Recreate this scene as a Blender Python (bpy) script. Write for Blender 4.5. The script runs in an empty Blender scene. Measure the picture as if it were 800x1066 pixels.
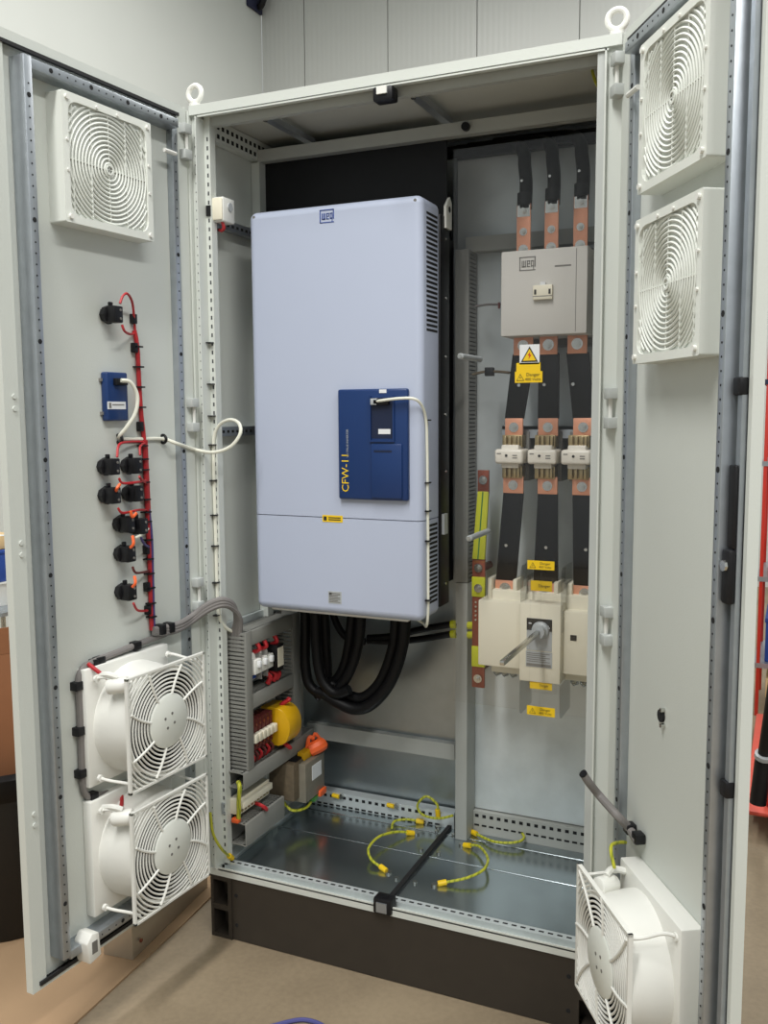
import bpy, bmesh, math, random
from mathutils import Vector, Matrix
random.seed(7)
R = math.radians
scene = bpy.context.scene
col = scene.collection

# ------------------------------------------------------------------ camera
CP = Vector((1.5965, -2.24969, 1.60295)); YAW, PITCH, ROLL, FPX = .41951, -.10598, -.00604, 959.71
_f = Vector((-math.sin(YAW)*math.cos(PITCH), math.cos(YAW)*math.cos(PITCH), math.sin(PITCH)))
_r0 = Vector((math.cos(YAW), math.sin(YAW), 0)); _u0 = _r0.cross(_f)
CR = _r0*math.cos(ROLL) + _u0*math.sin(ROLL); CU = -_r0*math.sin(ROLL) + _u0*math.cos(ROLL); CF = _f
cd = bpy.data.cameras.new('camera'); cam = bpy.data.objects.new('camera', cd); col.objects.link(cam)
cd.sensor_fit = 'VERTICAL'; cd.sensor_height = 36.0; cd.lens = FPX/1066*36.0; cd.clip_start = .05; cd.clip_end = 100
m = Matrix((CR, CU, -CF)).transposed().to_4x4(); m.translation = CP; cam.matrix_world = m
scene.camera = cam

# ------------------------------------------------------------------ light
w = bpy.data.worlds.new('hall'); scene.world = w; w.use_nodes = True
w.node_tree.nodes['Background'].inputs[0].default_value = (.95, 1.0, .99, 1)
w.node_tree.nodes['Background'].inputs[1].default_value = .47
def area(name, loc, sx, sy, power, color=(1, .99, .96)):
    d = bpy.data.lights.new(name, 'AREA'); d.shape = 'RECTANGLE'; d.size = sx; d.size_y = sy; d.energy = power; d.color = color
    o = bpy.data.objects.new(name, d); col.objects.link(o); o.location = loc; return o
# rows of fluorescent fittings under the hall roof
area('hall_lamp_row', (.6, -3.2, 5.6), .5, 3.6, 290)
area('hall_lamp_row', (3.8, -3.0, 5.6), .5, 5.0, 270)
area('hall_lamp_row', (-1.6, 2.4, 6.0), .5, 5.0, 170)
area('hall_lamp_row', (1.6, 4.4, 6.0), .5, 4.0, 170)
vs = scene.view_settings
vs.view_transform = 'Standard'; vs.look = 'None'; vs.gamma = 1; vs.use_curve_mapping = False; vs.exposure = -.12

# ------------------------------------------------------------------ pixel -> plane helpers (800x1066 frame)
def ray(u, v): return CF + CR*((u-400)/FPX) - CU*((v-533)/FPX)
def P(u, v, ax, val):
    d = ray(u, v); t = (val-CP[ax])/d[ax]; return CP + d*t
def frame(h, ang):
    a = Vector((math.cos(ang), math.sin(ang), 0)); n = Vector((-math.sin(ang), math.cos(ang), 0))
    M = Matrix((a, n, Vector((0, 0, 1)))).transposed().to_4x4(); M.translation = h; return M
FW = Matrix.Identity(4)
FL = frame(Vector((-.005, -.015, 0)), R(-94))          # left door: x along the door from the hinge, y out of its inner face
FR = frame(Vector((1.205, -.015, 0)), R(122))          # right door: x runs the other way, a point at distance a from the hinge has x=-a
def on_door(M, u, v, n):
    o = M @ Vector((0, n, 0)); nn = M.to_3x3() @ Vector((0, 1, 0)); d = ray(u, v)
    t = (o-CP).dot(nn)/d.dot(nn); return M.inverted() @ (CP+d*t)
def LP(u, v, n=0): return on_door(FL, u, v, n)
def RP(u, v, n=0): return on_door(FR, u, v, n)

# ------------------------------------------------------------------ materials
MATS = {}
def srgb(c): return tuple(((x/255)/12.92 if x/255 <= .04045 else ((x/255+.055)/1.055)**2.4) for x in c)+(1,)
def mat(name, rgb, rough=.5, metal=0, var=0, scale=20, bump=0, bscale=200, spec=.5, coat=0):
    mt = bpy.data.materials.new(name); mt.use_nodes = True; nt = mt.node_tree; b = nt.nodes['Principled BSDF']
    b.inputs['Base Color'].default_value = srgb(rgb); b.inputs['Roughness'].default_value = rough; b.inputs['Metallic'].default_value = metal
    b.inputs['Specular IOR Level'].default_value = spec; b.inputs['Coat Weight'].default_value = coat
    if var or bump:
        tc = nt.nodes.new('ShaderNodeTexCoord')
    if var:
        nz = nt.nodes.new('ShaderNodeTexNoise'); nz.inputs['Scale'].default_value = scale; nz.inputs['Detail'].default_value = 6
        nt.links.new(tc.outputs['Object'], nz.inputs['Vector'])
        rp = nt.nodes.new('ShaderNodeValToRGB'); c = srgb(rgb)
        rp.color_ramp.elements[0].position = .3; rp.color_ramp.elements[1].position = .7
        rp.color_ramp.elements[0].color = tuple(max(0, x*(1-var)) for x in c[:3])+(1,)
        rp.color_ramp.elements[1].color = tuple(min(1, x*(1+var)) for x in c[:3])+(1,)
        nt.links.new(nz.outputs['Fac'], rp.inputs['Fac']); nt.links.new(rp.outputs['Color'], b.inputs['Base Color'])
    if bump:
        nb = nt.nodes.new('ShaderNodeTexNoise'); nb.inputs['Scale'].default_value = bscale; nb.inputs['Detail'].default_value = 2
        nt.links.new(tc.outputs['Object'], nb.inputs['Vector'])
        bp = nt.nodes.new('ShaderNodeBump'); bp.inputs['Strength'].default_value = bump; bp.inputs['Distance'].default_value = .002
        nt.links.new(nb.outputs['Fac'], bp.inputs['Height']); nt.links.new(bp.outputs['Normal'], b.inputs['Normal'])
    MATS[name] = mt; return mt
mat('paint', (203, 207, 201), .42, 0, .02, 3, .12, 260)
mat('paint_shaded', (190, 192, 186), .5, 0, .02, 3)  # the cabinet paint, darkened for the shade under the roof
mat('grey_paint', (168, 170, 165), .5, 0, .03, 6)
mat('galv', (208, 215, 216), .38, .4, .10, 9, .05, 30)  # galvanised steel, lightened to hold the veil of reflections on the cover
mat('galv_shaded', (168, 176, 180), .32, .95, .10, 9, .05, 30)  # same galvanised steel, darker copy for the dim left bay and back
mat('tray', (176, 186, 190), .20, .95, .08, 7, .02, 14)
mat('zinc', (172, 178, 184), .38, .8, .06, 30)
mat('steel', (205, 205, 200), .25, 1, .05, 40)
mat('hole', (22, 23, 25), .9)
mat('slot', (70, 72, 74), .8)
mat('seal', (24, 24, 26), .7)
mat('plinth', (50, 44, 37), .55, 0, .08, 20)
mat('drive', (178, 186, 206), .38, 0, .01, 3)
mat('blue', (20, 50, 100), .35)
mat('blue_dark', (14, 28, 58), .5)
mat('logo_blue', (45, 70, 140), .5)
mat('black', (18, 18, 21), .45, 0, .15, 40, spec=.35)
mat('rubber', (11, 11, 13), .5, 0, .2, 30, spec=.25)
mat('white', (226, 226, 220), .4, 0, .015, 5)
mat('filter_white', (222, 225, 218), .5, 0, .01, 5)
mat('mesh_white', (214, 217, 211), .8, 0, .03, 60)
mat('cream', (228, 222, 202), .42, 0, .02, 10)
mat('contactor', (200, 197, 191), .5, 0, .02, 10)
mat('contactor_dark', (110, 108, 104), .55)
mat('copper', (230, 164, 134), .42, .45, .08, 25)
mat('copper_dull', (140, 74, 56), .45, .5, .12, 25)
mat('duct', (132, 132, 127), .6, 0, .03, 10)
mat('red', (172, 34, 40), .5, 0, .1, 20)
mat('darkred', (92, 34, 32), .6, 0, .25, 40)
mat('violet', (70, 62, 120), .5)
mat('orange', (235, 100, 45), .5, 0, .1, 30)
mat('yellow', (235, 196, 20), .5)
mat('yellow_plastic', (205, 158, 14), .45, 0, .05, 20)
mat('earth_yellow', (190, 192, 36), .45)
mat('earth_green', (60, 120, 50), .45)
mat('white_cable', (222, 222, 208), .45)
mat('grey_cable', (122, 118, 116), .5)
mat('ink', (40, 38, 36), .7)
mat('ink_soft', (120, 118, 114), .7)
mat('ink_red', (190, 40, 30), .7)
mat('label', (222, 224, 226), .5)
mat('label_silver', (170, 174, 176), .4)
mat('brown_coil', (96, 84, 66), .6, 0, .15, 60)
mat('core', (128, 122, 108), .5, .3, .08, 30)
mat('ceramic', (226, 220, 208), .35, 0, .03, 30)
mat('brass', (176, 158, 120), .35, .8, .1, 40)
mat('bin', (9, 10, 11), .5)
mat('cardboard', (158, 130, 100), .85, 0, .06, 5)
mat('carton', (140, 92, 60), .85, 0, .08, 4)
mat('truck_red', (196, 48, 34), .45, 0, .06, 12)
mat('truck_orange', (208, 78, 60), .5, 0, .06, 12)
mat('crate_blue', (32, 70, 150), .5)
mat('navy', (34, 38, 66), .7)
mat('blue_cable', (74, 74, 132), .5)
mat('strip', (180, 184, 181), .45, 0, .02, 6)
mat('plywood', (206, 178, 132), .8, 0, .08, 8)
mat('beige', (214, 200, 170), .7, 0, .05, 8)
mat('strip_metal', (186, 178, 164), .4, .6, .05, 10)
# striped earth wire
def mat_earth():
    mt = bpy.data.materials.new('earth_wire'); mt.use_nodes = True; nt = mt.node_tree; b = nt.nodes['Principled BSDF']; b.inputs['Roughness'].default_value = .45
    tc = nt.nodes.new('ShaderNodeTexCoord'); wv = nt.nodes.new('ShaderNodeTexWave'); wv.inputs['Scale'].default_value = 22; wv.inputs['Distortion'].default_value = 3
    rp = nt.nodes.new('ShaderNodeValToRGB'); rp.color_ramp.elements[0].color = srgb((140, 148, 40)); rp.color_ramp.elements[1].color = srgb((184, 184, 52))
    rp.color_ramp.elements[0].position = .15; rp.color_ramp.elements[1].position = .3
    nt.links.new(tc.outputs['Object'], wv.inputs['Vector']); nt.links.new(wv.outputs['Color'], rp.inputs['Fac']); nt.links.new(rp.outputs['Color'], b.inputs['Base Color']); MATS['earth_wire'] = mt
mat_earth()
def mat_clear():
    mt = bpy.data.materials.new('clear'); mt.use_nodes = True; nt = mt.node_tree; nt.nodes.clear()
    o = nt.nodes.new('ShaderNodeOutputMaterial'); mx = nt.nodes.new('ShaderNodeMixShader'); t = nt.nodes.new('ShaderNodeBsdfTransparent'); g = nt.nodes.new('ShaderNodeBsdfGlossy'); lw = nt.nodes.new('ShaderNodeLayerWeight'); pw = nt.nodes.new('ShaderNodeMath'); pw.operation = 'POWER'; fr = nt.nodes.new('ShaderNodeMath'); fr.operation = 'MULTIPLY_ADD'
    t.inputs[0].default_value = (.985, .985, .985, 1); g.inputs['Roughness'].default_value = .06; lw.inputs['Blend'].default_value = .5; pw.inputs[1].default_value = 5; fr.inputs[1].default_value = .8; fr.inputs[2].default_value = .03
    nt.links.new(lw.outputs['Facing'], pw.inputs[0]); nt.links.new(pw.outputs[0], fr.inputs[0])
    nt.links.new(fr.outputs[0], mx.inputs[0]); nt.links.new(t.outputs[0], mx.inputs[1]); nt.links.new(g.outputs[0], mx.inputs[2]); nt.links.new(mx.outputs[0], o.inputs[0]); MATS['clear'] = mt
mat_clear()
MATS['clear_grey'] = MATS['clear'].copy(); MATS['clear_grey'].name = 'clear_grey'
[n for n in MATS['clear_grey'].node_tree.nodes if n.type == 'BSDF_TRANSPARENT'][0].inputs[0].default_value = (.84, .85, .85, 1)
def mat_floor():
    mt = mat('concrete', (158, 142, 118), .6); nt = mt.node_tree; b = nt.nodes['Principled BSDF']
    tc = nt.nodes.new('ShaderNodeTexCoord'); n1 = nt.nodes.new('ShaderNodeTexNoise'); n1.inputs['Scale'].default_value = 2.2; n1.inputs['Detail'].default_value = 8
    n2 = nt.nodes.new('ShaderNodeTexNoise'); n2.inputs['Scale'].default_value = 60; n2.inputs['Detail'].default_value = 4
    mx = nt.nodes.new('ShaderNodeMath'); mx.operation = 'MULTIPLY_ADD'; mx.inputs[1].default_value = .35
    nt.links.new(tc.outputs['Object'], n1.inputs['Vector']); nt.links.new(tc.outputs['Object'], n2.inputs['Vector'])
    nt.links.new(n2.outputs['Fac'], mx.inputs[0]); nt.links.new(n1.outputs['Fac'], mx.inputs[2])
    rp = nt.nodes.new('ShaderNodeValToRGB'); rp.color_ramp.elements[0].position = .45; rp.color_ramp.elements[1].position = .9
    rp.color_ramp.elements[0].color = srgb((118, 104, 84)); rp.color_ramp.elements[1].color = srgb((150, 134, 110))
    nt.links.new(mx.outputs[0], rp.inputs['Fac']); nt.links.new(rp.outputs['Color'], b.inputs['Base Color'])
mat_floor()
def mat_wall():
    mt = mat('wall_panel', (196, 198, 194), .45); nt = mt.node_tree; b = nt.nodes['Principled BSDF']
    tc = nt.nodes.new('ShaderNodeTexCoord'); wv = nt.nodes.new('ShaderNodeTexWave'); wv.inputs['Scale'].default_value = 5.5; wv.bands_direction = 'X'
    nt.links.new(tc.outputs['Object'], wv.inputs['Vector'])
    bp = nt.nodes.new('ShaderNodeBump'); bp.inputs['Strength'].default_value = .25; bp.inputs['Distance'].default_value = .004
    nt.links.new(wv.outputs['Fac'], bp.inputs['Height']); nt.links.new(bp.outputs['Normal'], b.inputs['Normal'])
mat_wall()
mat('wall_paint', (210, 213, 208), .6, 0, .01, 2)

# ------------------------------------------------------------------ mesh builder
class MB:
    def __init__(s): s.v = []; s.f = []
    def quad(s, pts, faces):
        n = len(s.v); s.v += [Vector(p) for p in pts]; s.f += [tuple(n+i for i in f) for f in faces]; return s
    def box(s, x0, x1, y0, y1, z0, z1):
        x0, x1 = min(x0, x1), max(x0, x1); y0, y1 = min(y0, y1), max(y0, y1); z0, z1 = min(z0, z1), max(z0, z1)
        return s.quad([(x0, y0, z0), (x1, y0, z0), (x1, y1, z0), (x0, y1, z0), (x0, y0, z1), (x1, y0, z1), (x1, y1, z1), (x0, y1, z1)],
                      [(3, 2, 1, 0), (4, 5, 6, 7), (0, 1, 5, 4), (1, 2, 6, 5), (2, 3, 7, 6), (3, 0, 4, 7)])
    def cbox(s, c, sx, sy, sz): return s.box(c[0]-sx/2, c[0]+sx/2, c[1]-sy/2, c[1]+sy/2, c[2]-sz/2, c[2]+sz/2)
    def cyl(s, p0, p1, r, seg=12, r2=None):
        return s.tube([p0, p1], r, seg, 0, r2)
    def tube(s, pts, r, seg=8, sub=6, r2=None, closed=False, flat=1.0):
        pts = [Vector(p) for p in pts]
        if sub and len(pts) > 2: pts = spline(pts, sub, closed)
        n = len(pts); base = len(s.v); ref = None
        for i, p in enumerate(pts):
            if closed: t = (pts[(i+1) % n]-pts[i-1]).normalized()
            else: t = (pts[min(i+1, n-1)]-pts[max(i-1, 0)]).normalized()
            if ref is None: ref = Vector((0, 0, 1)) if abs(t.z) < .9 else Vector((0, 1, 0))
            a = (ref-t*ref.dot(t)).normalized(); b = t.cross(a); ref = a
            rr = r if r2 is None else r+(r2-r)*i/(n-1)
            for k in range(seg):
                th = 2*math.pi*k/seg; s.v.append(p+a*(rr*math.cos(th))+b*(rr*flat*math.sin(th)))
        for i in range(n if closed else n-1):
            j = (i+1) % n
            for k in range(seg):
                s.f.append((base+i*seg+k, base+i*seg+(k+1) % seg, base+j*seg+(k+1) % seg, base+j*seg+k))
        if not closed:
            s.f.append(tuple(base+k for k in reversed(range(seg)))); s.f.append(tuple(base+(n-1)*seg+k for k in range(seg)))
        return s
    def prism(s, poly, ax, t0, t1):
        n = len(poly); b = len(s.v)
        def mk(p, t):
            if ax == 'y': return Vector((p[0], t, p[1]))
            if ax == 'x': return Vector((t, p[0], p[1]))
            return Vector((p[0], p[1], t))
        s.v += [mk(p, t0) for p in poly]+[mk(p, t1) for p in poly]
        s.f.append(tuple(b+i for i in range(n))); s.f.append(tuple(b+n+i for i in reversed(range(n))))
        for i in range(n): s.f.append((b+i, b+n+i, b+n+(i+1) % n, b+(i+1) % n))
        return s
    def lathe(s, c, ax, prof, seg=32):
        # prof: list of (radius, height along axis vector ax)
        ax = Vector(ax).normalized(); a = Vector((0, 0, 1)) if abs(ax.z) < .9 else Vector((1, 0, 0)); a = (a-ax*a.dot(ax)).normalized(); b = ax.cross(a); base = len(s.v); c = Vector(c)
        for (r, h) in prof:
            for k in range(seg):
                th = 2*math.pi*k/seg; s.v.append(c+ax*h+(a*math.cos(th)+b*math.sin(th))*r)
        for i in range(len(prof)-1):
            for k in range(seg): s.f.append((base+i*seg+k, base+i*seg+(k+1) % seg, base+(i+1)*seg+(k+1) % seg, base+(i+1)*seg+k))
        return s
    def xf(s, M):
        s.v = [M @ v for v in s.v]; return s
    def add(s, o, M=None):
        n = len(s.v); s.v += [(M @ v if M else v.copy()) for v in o.v]; s.f += [tuple(n+i for i in f) for f in o.f]; return s
def spline(p, sub, closed=False):
    out = []; n = len(p)
    for i in range(n if closed else n-1):
        if closed: a, b, c, d = p[i-1], p[i], p[(i+1) % n], p[(i+2) % n]
        else: a, b, c, d = p[max(i-1, 0)], p[i], p[i+1], p[min(i+2, n-1)]
        for k in range(sub):
            t = k/sub; out.append(.5*((2*b)+(c-a)*t+(2*a-5*b+4*c-d)*t*t+(3*b-a-3*c+d)*t**3))
    if not closed: out.append(p[-1].copy())
    return out
BASE = {}
def mesh_of(name, mb, m, base=Vector((0, 0, 0)), bevel=0, seg=2, smooth=False):
    me = bpy.data.meshes.new(name); me.from_pydata([tuple(v-base) for v in mb.v], [], mb.f)
    bm = bmesh.new(); bm.from_mesh(me); bmesh.ops.recalc_face_normals(bm, faces=bm.faces)
    if bevel:
        es = [e for e in bm.edges if len(e.link_faces) == 2 and e.calc_face_angle(0) > .5]
        bmesh.ops.bevel(bm, geom=es, offset=bevel, segments=seg, affect='EDGES', profile=.5, clamp_overlap=True)
    bm.to_mesh(me); bm.free(); me.materials.append(MATS[m])
    if smooth or bevel:
        for p in me.polygons: p.use_smooth = True
        try: me.set_sharp_from_angle(angle=R(35))
        except Exception: pass
    return me
def thing(name, label, cat, base=(0, 0, 0), fr=FW, group=None, kind=None):
    o = bpy.data.objects.new(name, None); col.objects.link(o); o.empty_display_size = .05
    o.matrix_basis = fr @ Matrix.Translation(Vector(base)); BASE[o.name] = Vector(base)
    o['label'] = label; o['category'] = cat
    if group: o['group'] = group
    if kind: o['kind'] = kind
    return o
def part(name, mb, m, parent, bevel=0, seg=2, smooth=False, label=None, stuff=False):
    b = BASE[parent.name]
    o = bpy.data.objects.new(name, mesh_of(name, mb, m, b, bevel, seg, smooth)); col.objects.link(o); o.parent = parent; BASE[o.name] = b
    if label: o['label'] = label
    if stuff: o['kind'] = 'stuff'
    return o
def solo(name, mb, m, label, cat, base, fr=FW, group=None, bevel=0, smooth=False, kind=None):
    b = Vector(base); o = bpy.data.objects.new(name, mesh_of(name, mb, m, b, bevel, 2, smooth)); col.objects.link(o); o.matrix_basis = fr @ Matrix.Translation(b); BASE[o.name] = b
    o['label'] = label; o['category'] = cat
    if group: o['group'] = group
    if kind: o['kind'] = kind
    return o
def copy_tree(o, M, label=None, group=None):
    c = o.copy(); col.objects.link(c); c.matrix_basis = M
    if label: c['label'] = label
    for ch in list(o.children):
        d = ch.copy(); col.objects.link(d); d.parent = c
        for g in list(ch.children):
            e = g.copy(); col.objects.link(e); e.parent = d
    return c
def structure(name, mb, m, parent=None):
    o = bpy.data.objects.new(name, mesh_of(name, mb, m)); col.objects.link(o); BASE[o.name] = Vector((0, 0, 0))
    if parent: o.parent = parent
    else: o['kind'] = 'structure'
    return o
def text_mb(txt, size, align='CENTER'):
    cu = bpy.data.curves.new('t', 'FONT'); cu.body = txt; cu.size = size; cu.align_x = align; cu.align_y = 'CENTER'; cu.resolution_u = 2
    o = bpy.data.objects.new('t', cu); col.objects.link(o); dg = bpy.context.evaluated_depsgraph_get()
    me = bpy.data.meshes.new_from_object(o.evaluated_get(dg)); mb = MB()
    mb.v = [v.co.copy() for v in me.vertices]; mb.f = [tuple(p.vertices) for p in me.polygons]
    bpy.data.objects.remove(o); bpy.data.curves.remove(cu); bpy.data.meshes.remove(me); return mb
def face_front(mb, c, roll=0):   # text drawn in XY -> stands on a plane that faces -y, centred on c
    return mb.xf(Matrix.Translation(Vector(c)) @ Matrix.Rotation(R(90), 4, 'X') @ Matrix.Rotation(roll, 4, 'Z'))
def seats(n, a, b): return [a+(b-a)*i/(n-1) for i in range(n)]
def hexbolt(mb, c, d, r=.008, h=.008):
    c = Vector(c); d = Vector(d); mb.cyl(c, c+d*.002, r*1.7, 14); mb.cyl(c+d*.002, c+d*(.002+h), r, 6); mb.cyl(c+d*(.002+h), c+d*(.006+h), r*.55, 8)
    return mb

# ================================================================== setting
structure('floor', MB().box(-6, 9, -7, 6.8, -.05, 0), 'concrete')
YB, XL = 6.8, -3.86
wb = structure('wall_back', MB().box(XL, 9, YB+.02, YB+.1, 0, 9), 'wall_panel')
joints = [XL, P(317, 40, 1, YB).x, P(404, 30, 1, YB).x, P(497, 20, 1, YB).x, P(604, 10, 1, YB).x]
st = joints[-1]-joints[-2]
while joints[-1] < 8.5: joints.append(joints[-1]+st)
for i in range(len(joints)-1):
    structure('panel', MB().box(joints[i]+.006, joints[i+1]-.006, YB, YB+.025, 0, 9), 'wall_panel', wb)
structure('wall_left', MB().box(XL-.1, XL, -7, YB, 0, 9), 'wall_paint')
# dark bracket with a short pipe in the corner high on the wall
q = P(287, 3, 1, YB-.12)
br = thing('wall_bracket', 'small dark bracket and pipe high up in the corner of the walls', 'bracket', q)
part('plate', MB().box(XL+.002, XL+.03, YB-.3, YB-.02, q.z-.05, q.z+.16), 'navy', br, .004)
part('pipe', MB().tube([(XL+.03, YB-.1, q.z), (XL+.1, YB-.12, q.z+.05), (XL-.0+.2, YB-.12, q.z+.4)], .035, 10), 'black', br, smooth=True)

# ================================================================== the enclosure
W, D, ZB, ZT = 1.2, .60, .1986, 2.469
cab = thing('electrical_cabinet', 'tall light grey two-door electrical cabinet on a dark plinth, both doors open', 'cabinet', (W/2, D/2, 0))
def cp(name, mb, m, **k): return part(name, mb, m, cab, **k)
# plinth
pf = cp('plinth_panel', MB().box(.075, W-.075, .004, .02, .002, ZB-.002), 'plinth')
mb = MB()
for x in (.09, W-.09):
    for z in (.05, .145): mb.cyl((x, .0045, z), (x, .003, z), .006, 10)
part('screw_hole', mb, 'hole', pf)
for s in (0, 1):
    mb = MB(); X = (lambda a: a) if s == 0 else (lambda a: W-a)
    mb.box(X(0), X(.01), 0, .075, 0, ZB); mb.box(X(.062), X(.075), 0, .012, 0, ZB)
    for z0, z1 in ((0, .012), (.09, .108), (ZB-.014, ZB)): mb.box(X(.01), X(.062), 0, .075, z0, z1)
    mb.box(X(.01), X(.075), .06, .075, 0, ZB)
    cp('plinth_corner', mb, 'plinth')
    cp('plinth_side', MB().box(X(.004), X(.02), .075, D, .002, ZB-.002), 'plinth')
cp('plinth_rear', MB().box(.02, W-.02, D-.02, D-.004, .002, ZB-.002), 'plinth')
# shell
cp('roof', MB().box(0, W, 0, D, ZT-.014, ZT), 'paint_shaded', bevel=.003)
for s in (0, 1):
    x0 = .0 if s == 0 else W-.004
    cp('side_panel', MB().box(x0, x0+.004, .03, D, ZB, ZT-.014), 'paint')
cp('back_panel', MB().box(.004, W-.004, D-.004, D, ZB, ZT-.014), 'galv_shaded')
# front frame: outer face, sealing lip and inner perforated strip on each side
j = cp('front_jamb', MB().box(0, .020, .008, .035, ZB, ZT-.014), 'paint')
part('sealing_lip', MB().box(.020, .0235, -.006, .04, ZB+.022, ZT-.032), 'paint', j)
part('inner_strip', MB().box(.0235, .042, .034, .04, ZB+.02, ZT-.02).box(.038, .042, .04, .06, ZB+.02, ZT-.02), 'paint', j)
mb = MB(); mb2 = MB()
for i in range(86):
    z = ZB+.06+i*.025
    mb.box(.031, .036, .0335, .0345, z-.0055, z+.0055); mb2.cyl((.010, .0085, z), (.010, .0075, z), .0024, 8)
part('slots', mb, 'slot', j, stuff=True); part('holes', mb2, 'slot', j, stuff=True)
cp('hinge_strip', MB().box(-.014, -.0005, -.006, .02, ZB, ZT-.014), 'paint')
j = cp('front_jamb', MB().box(W-.034, W, .008, .035, ZB, ZT-.014), 'paint')
part('sealing_lip', MB().box(W-.038, W-.034, -.008, .04, ZB+.022, ZT-.032), 'paint', j)
part('inner_strip', MB().box(W-.056, W-.038, -.002, .04, ZB+.022, ZT-.03), 'strip', j)
# bottom sill
sill = cp('front_sill', MB().box(0, W, 0, .012, ZB, ZB+.022).box(0, W, .012, .034, ZB, ZB+.006), 'paint')
part('sealing_lip', MB().box(.03, W-.03, .0, .004, ZB+.018, ZB+.026), 'paint', sill)
part('inner_strip', MB().box(.03, W-.03, .034, .062, ZB, ZB+.026), 'galv', sill)
mb = MB()
for i in range(45):
    x = .05+i*.025
    mb.box(x-.007, x+.007, .045, .051, ZB+.0255, ZB+.0268)
part('slots', mb, 'hole', sill, stuff=True)
# top front rail
hd = cp('front_header', MB().box(0, W, -.004, .012, ZT-.027, ZT-.001).box(.026, W-.026, .012, .036, ZT-.026, ZT-.014), 'paint')
part('sealing_lip', MB().box(.03, W-.03, -.008, -.003, ZT-.036, ZT-.032), 'paint', hd)
part('inner_strip', MB().box(.03, W-.03, .04, .06, ZT-.05, ZT-.02), 'grey_paint', hd)
# depth rails under the roof with two rows of square holes
for s in (0, 1):
    X = (lambda a: a) if s == 0 else (lambda a: W-a)
    rl = cp('roof_rail', MB().box(X(.006), X(.03), .05, .57, ZT-.078, ZT-.016), 'paint')
    mb = MB()
    for i in range(20):
        for z in (ZT-.062, ZT-.036):
            y = .07+i*.025; mb.box(X(.0295), X(.031), y-.006, y+.006, z-.006, z+.006)
    part('holes', mb, 'hole', rl, stuff=True)
    pr = cp('depth_rail', MB().box(X(.004), X(.04), .06, .56, ZB+.006, ZB+.03), 'galv')
# mid-depth hanging frame that carries the drive
mz = 2.386
cp('hanger_rail', MB().box(.03, W-.03, .31, .34, mz, mz+.036), 'grey_paint')
cp('hanger_post', MB().box(.006, .036, .31, .345, ZB+.03, mz), 'paint')
for u0, v0, u1, v1 in ((275, 122, 329, 155), (428, 97, 473, 137)):
    a = P(u0, v0, 2, mz+.04); b = P(u1, v1, 2, mz+.03)
    xa = (a.x+b.x)/2
    st_ = cp('roof_strut', MB().box(xa-.012, xa+.012, .05, .33, mz+.036, mz+.052), 'zinc')
    part('bolt', MB().cyl((xa, .06, mz+.036), (xa, .06, mz+.03), .007, 8), 'steel', st_)
cp('hanger_bolt', MB().cyl((P(486, 138, 1, .31).x, .31, mz+.018), (P(486, 138, 1, .31).x, .296, mz+.018), .012, 10), 'black')
cp('hanger_bolt', MB().cyl((P(628, 112, 1, .31).x, .31, mz+.02), (P(628, 112, 1, .31).x, .296, mz+.02), .012, 10), 'black')
# rear right perforated chassis rail and rear left one
for x0, x1, z1 in ((.66, 1.17, .296), (.045, .60, .272)):
    rr = cp('rear_rail', MB().box(x0, x1, .545, .585, ZB+.006, z1), 'grey_paint' if x0 > .5 else 'galv')
    mb = MB()
    for i in range(int((x1-x0-.03)/.025)):
        x = x0+.02+i*.025
        mb.box(x-.006, x+.006, .544, .5455, z1-.02, z1-.010)
        mb.box(x-.008, x+.008, .544, .5455, z1-.05, z1-.044)
    part('holes', mb, 'hole', rr, stuff=True)
# floor made of gland plates, split by the centre strip
for x0, x1 in ((.042, .581), (.589, 1.158)):
    for y0, y1 in ((.064, .327), (.331, .492), (.496, .545)):
        g = cp('gland_plate', MB().box(x0, x1, y0, y1, ZB+.012, ZB+.021), 'tray', bevel=.0015, seg=1)
cs = cp('centre_strip', MB().box(.578, .592, .02, .545, ZB+.021, ZB+.031), 'seal')
mb = MB()
for y in (.16, .36, .50):
    for dx in (-.03, .03): mb.cyl((.585+dx, y, ZB+.021), (.585+dx, y, ZB+.027), .007, 10)
part('bolt', mb, 'steel', cs)
lk = cp('latch_keeper', MB().box(.556, .612, -.012, .03, ZB+.004, ZB+.05), 'black', bevel=.006, label='black latch keeper on the bottom sill')
part('keeper_plate', MB().box(.568, .60, -.016, -.01, ZB+.012, ZB+.040), 'zinc', lk)
xt = P(400, 97, 1, 0).x
lk = cp('latch_keeper', MB().box(xt-.028, xt+.028, -.012, .03, ZT-.07, ZT-.034), 'black', bevel=.006, label='black latch keeper under the top rail')
part('keeper_plate', MB().box(xt-.014, xt+.014, -.017, -.01, ZT-.055, ZT-.036), 'white', lk)
# lifting eyes
for u, v in ((203, 99), (643, 22)):
    p = P(u, v, 1, .03); e = MB(); r = .022
    e.tube([(p.x+r*math.cos(t), .03, ZT+.042+r*math.sin(t)) for t in seats(17, 0, 2*math.pi)[:-1]], .0075, 10, 2, closed=True)
    e.cyl((p.x, .03, ZT), (p.x, .03, ZT+.014), .017, 16); e.cyl((p.x, .03, ZT+.014), (p.x, .03, ZT+.024), .009, 12)
    cp('lifting_eye', e, 'white', smooth=True)
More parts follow.
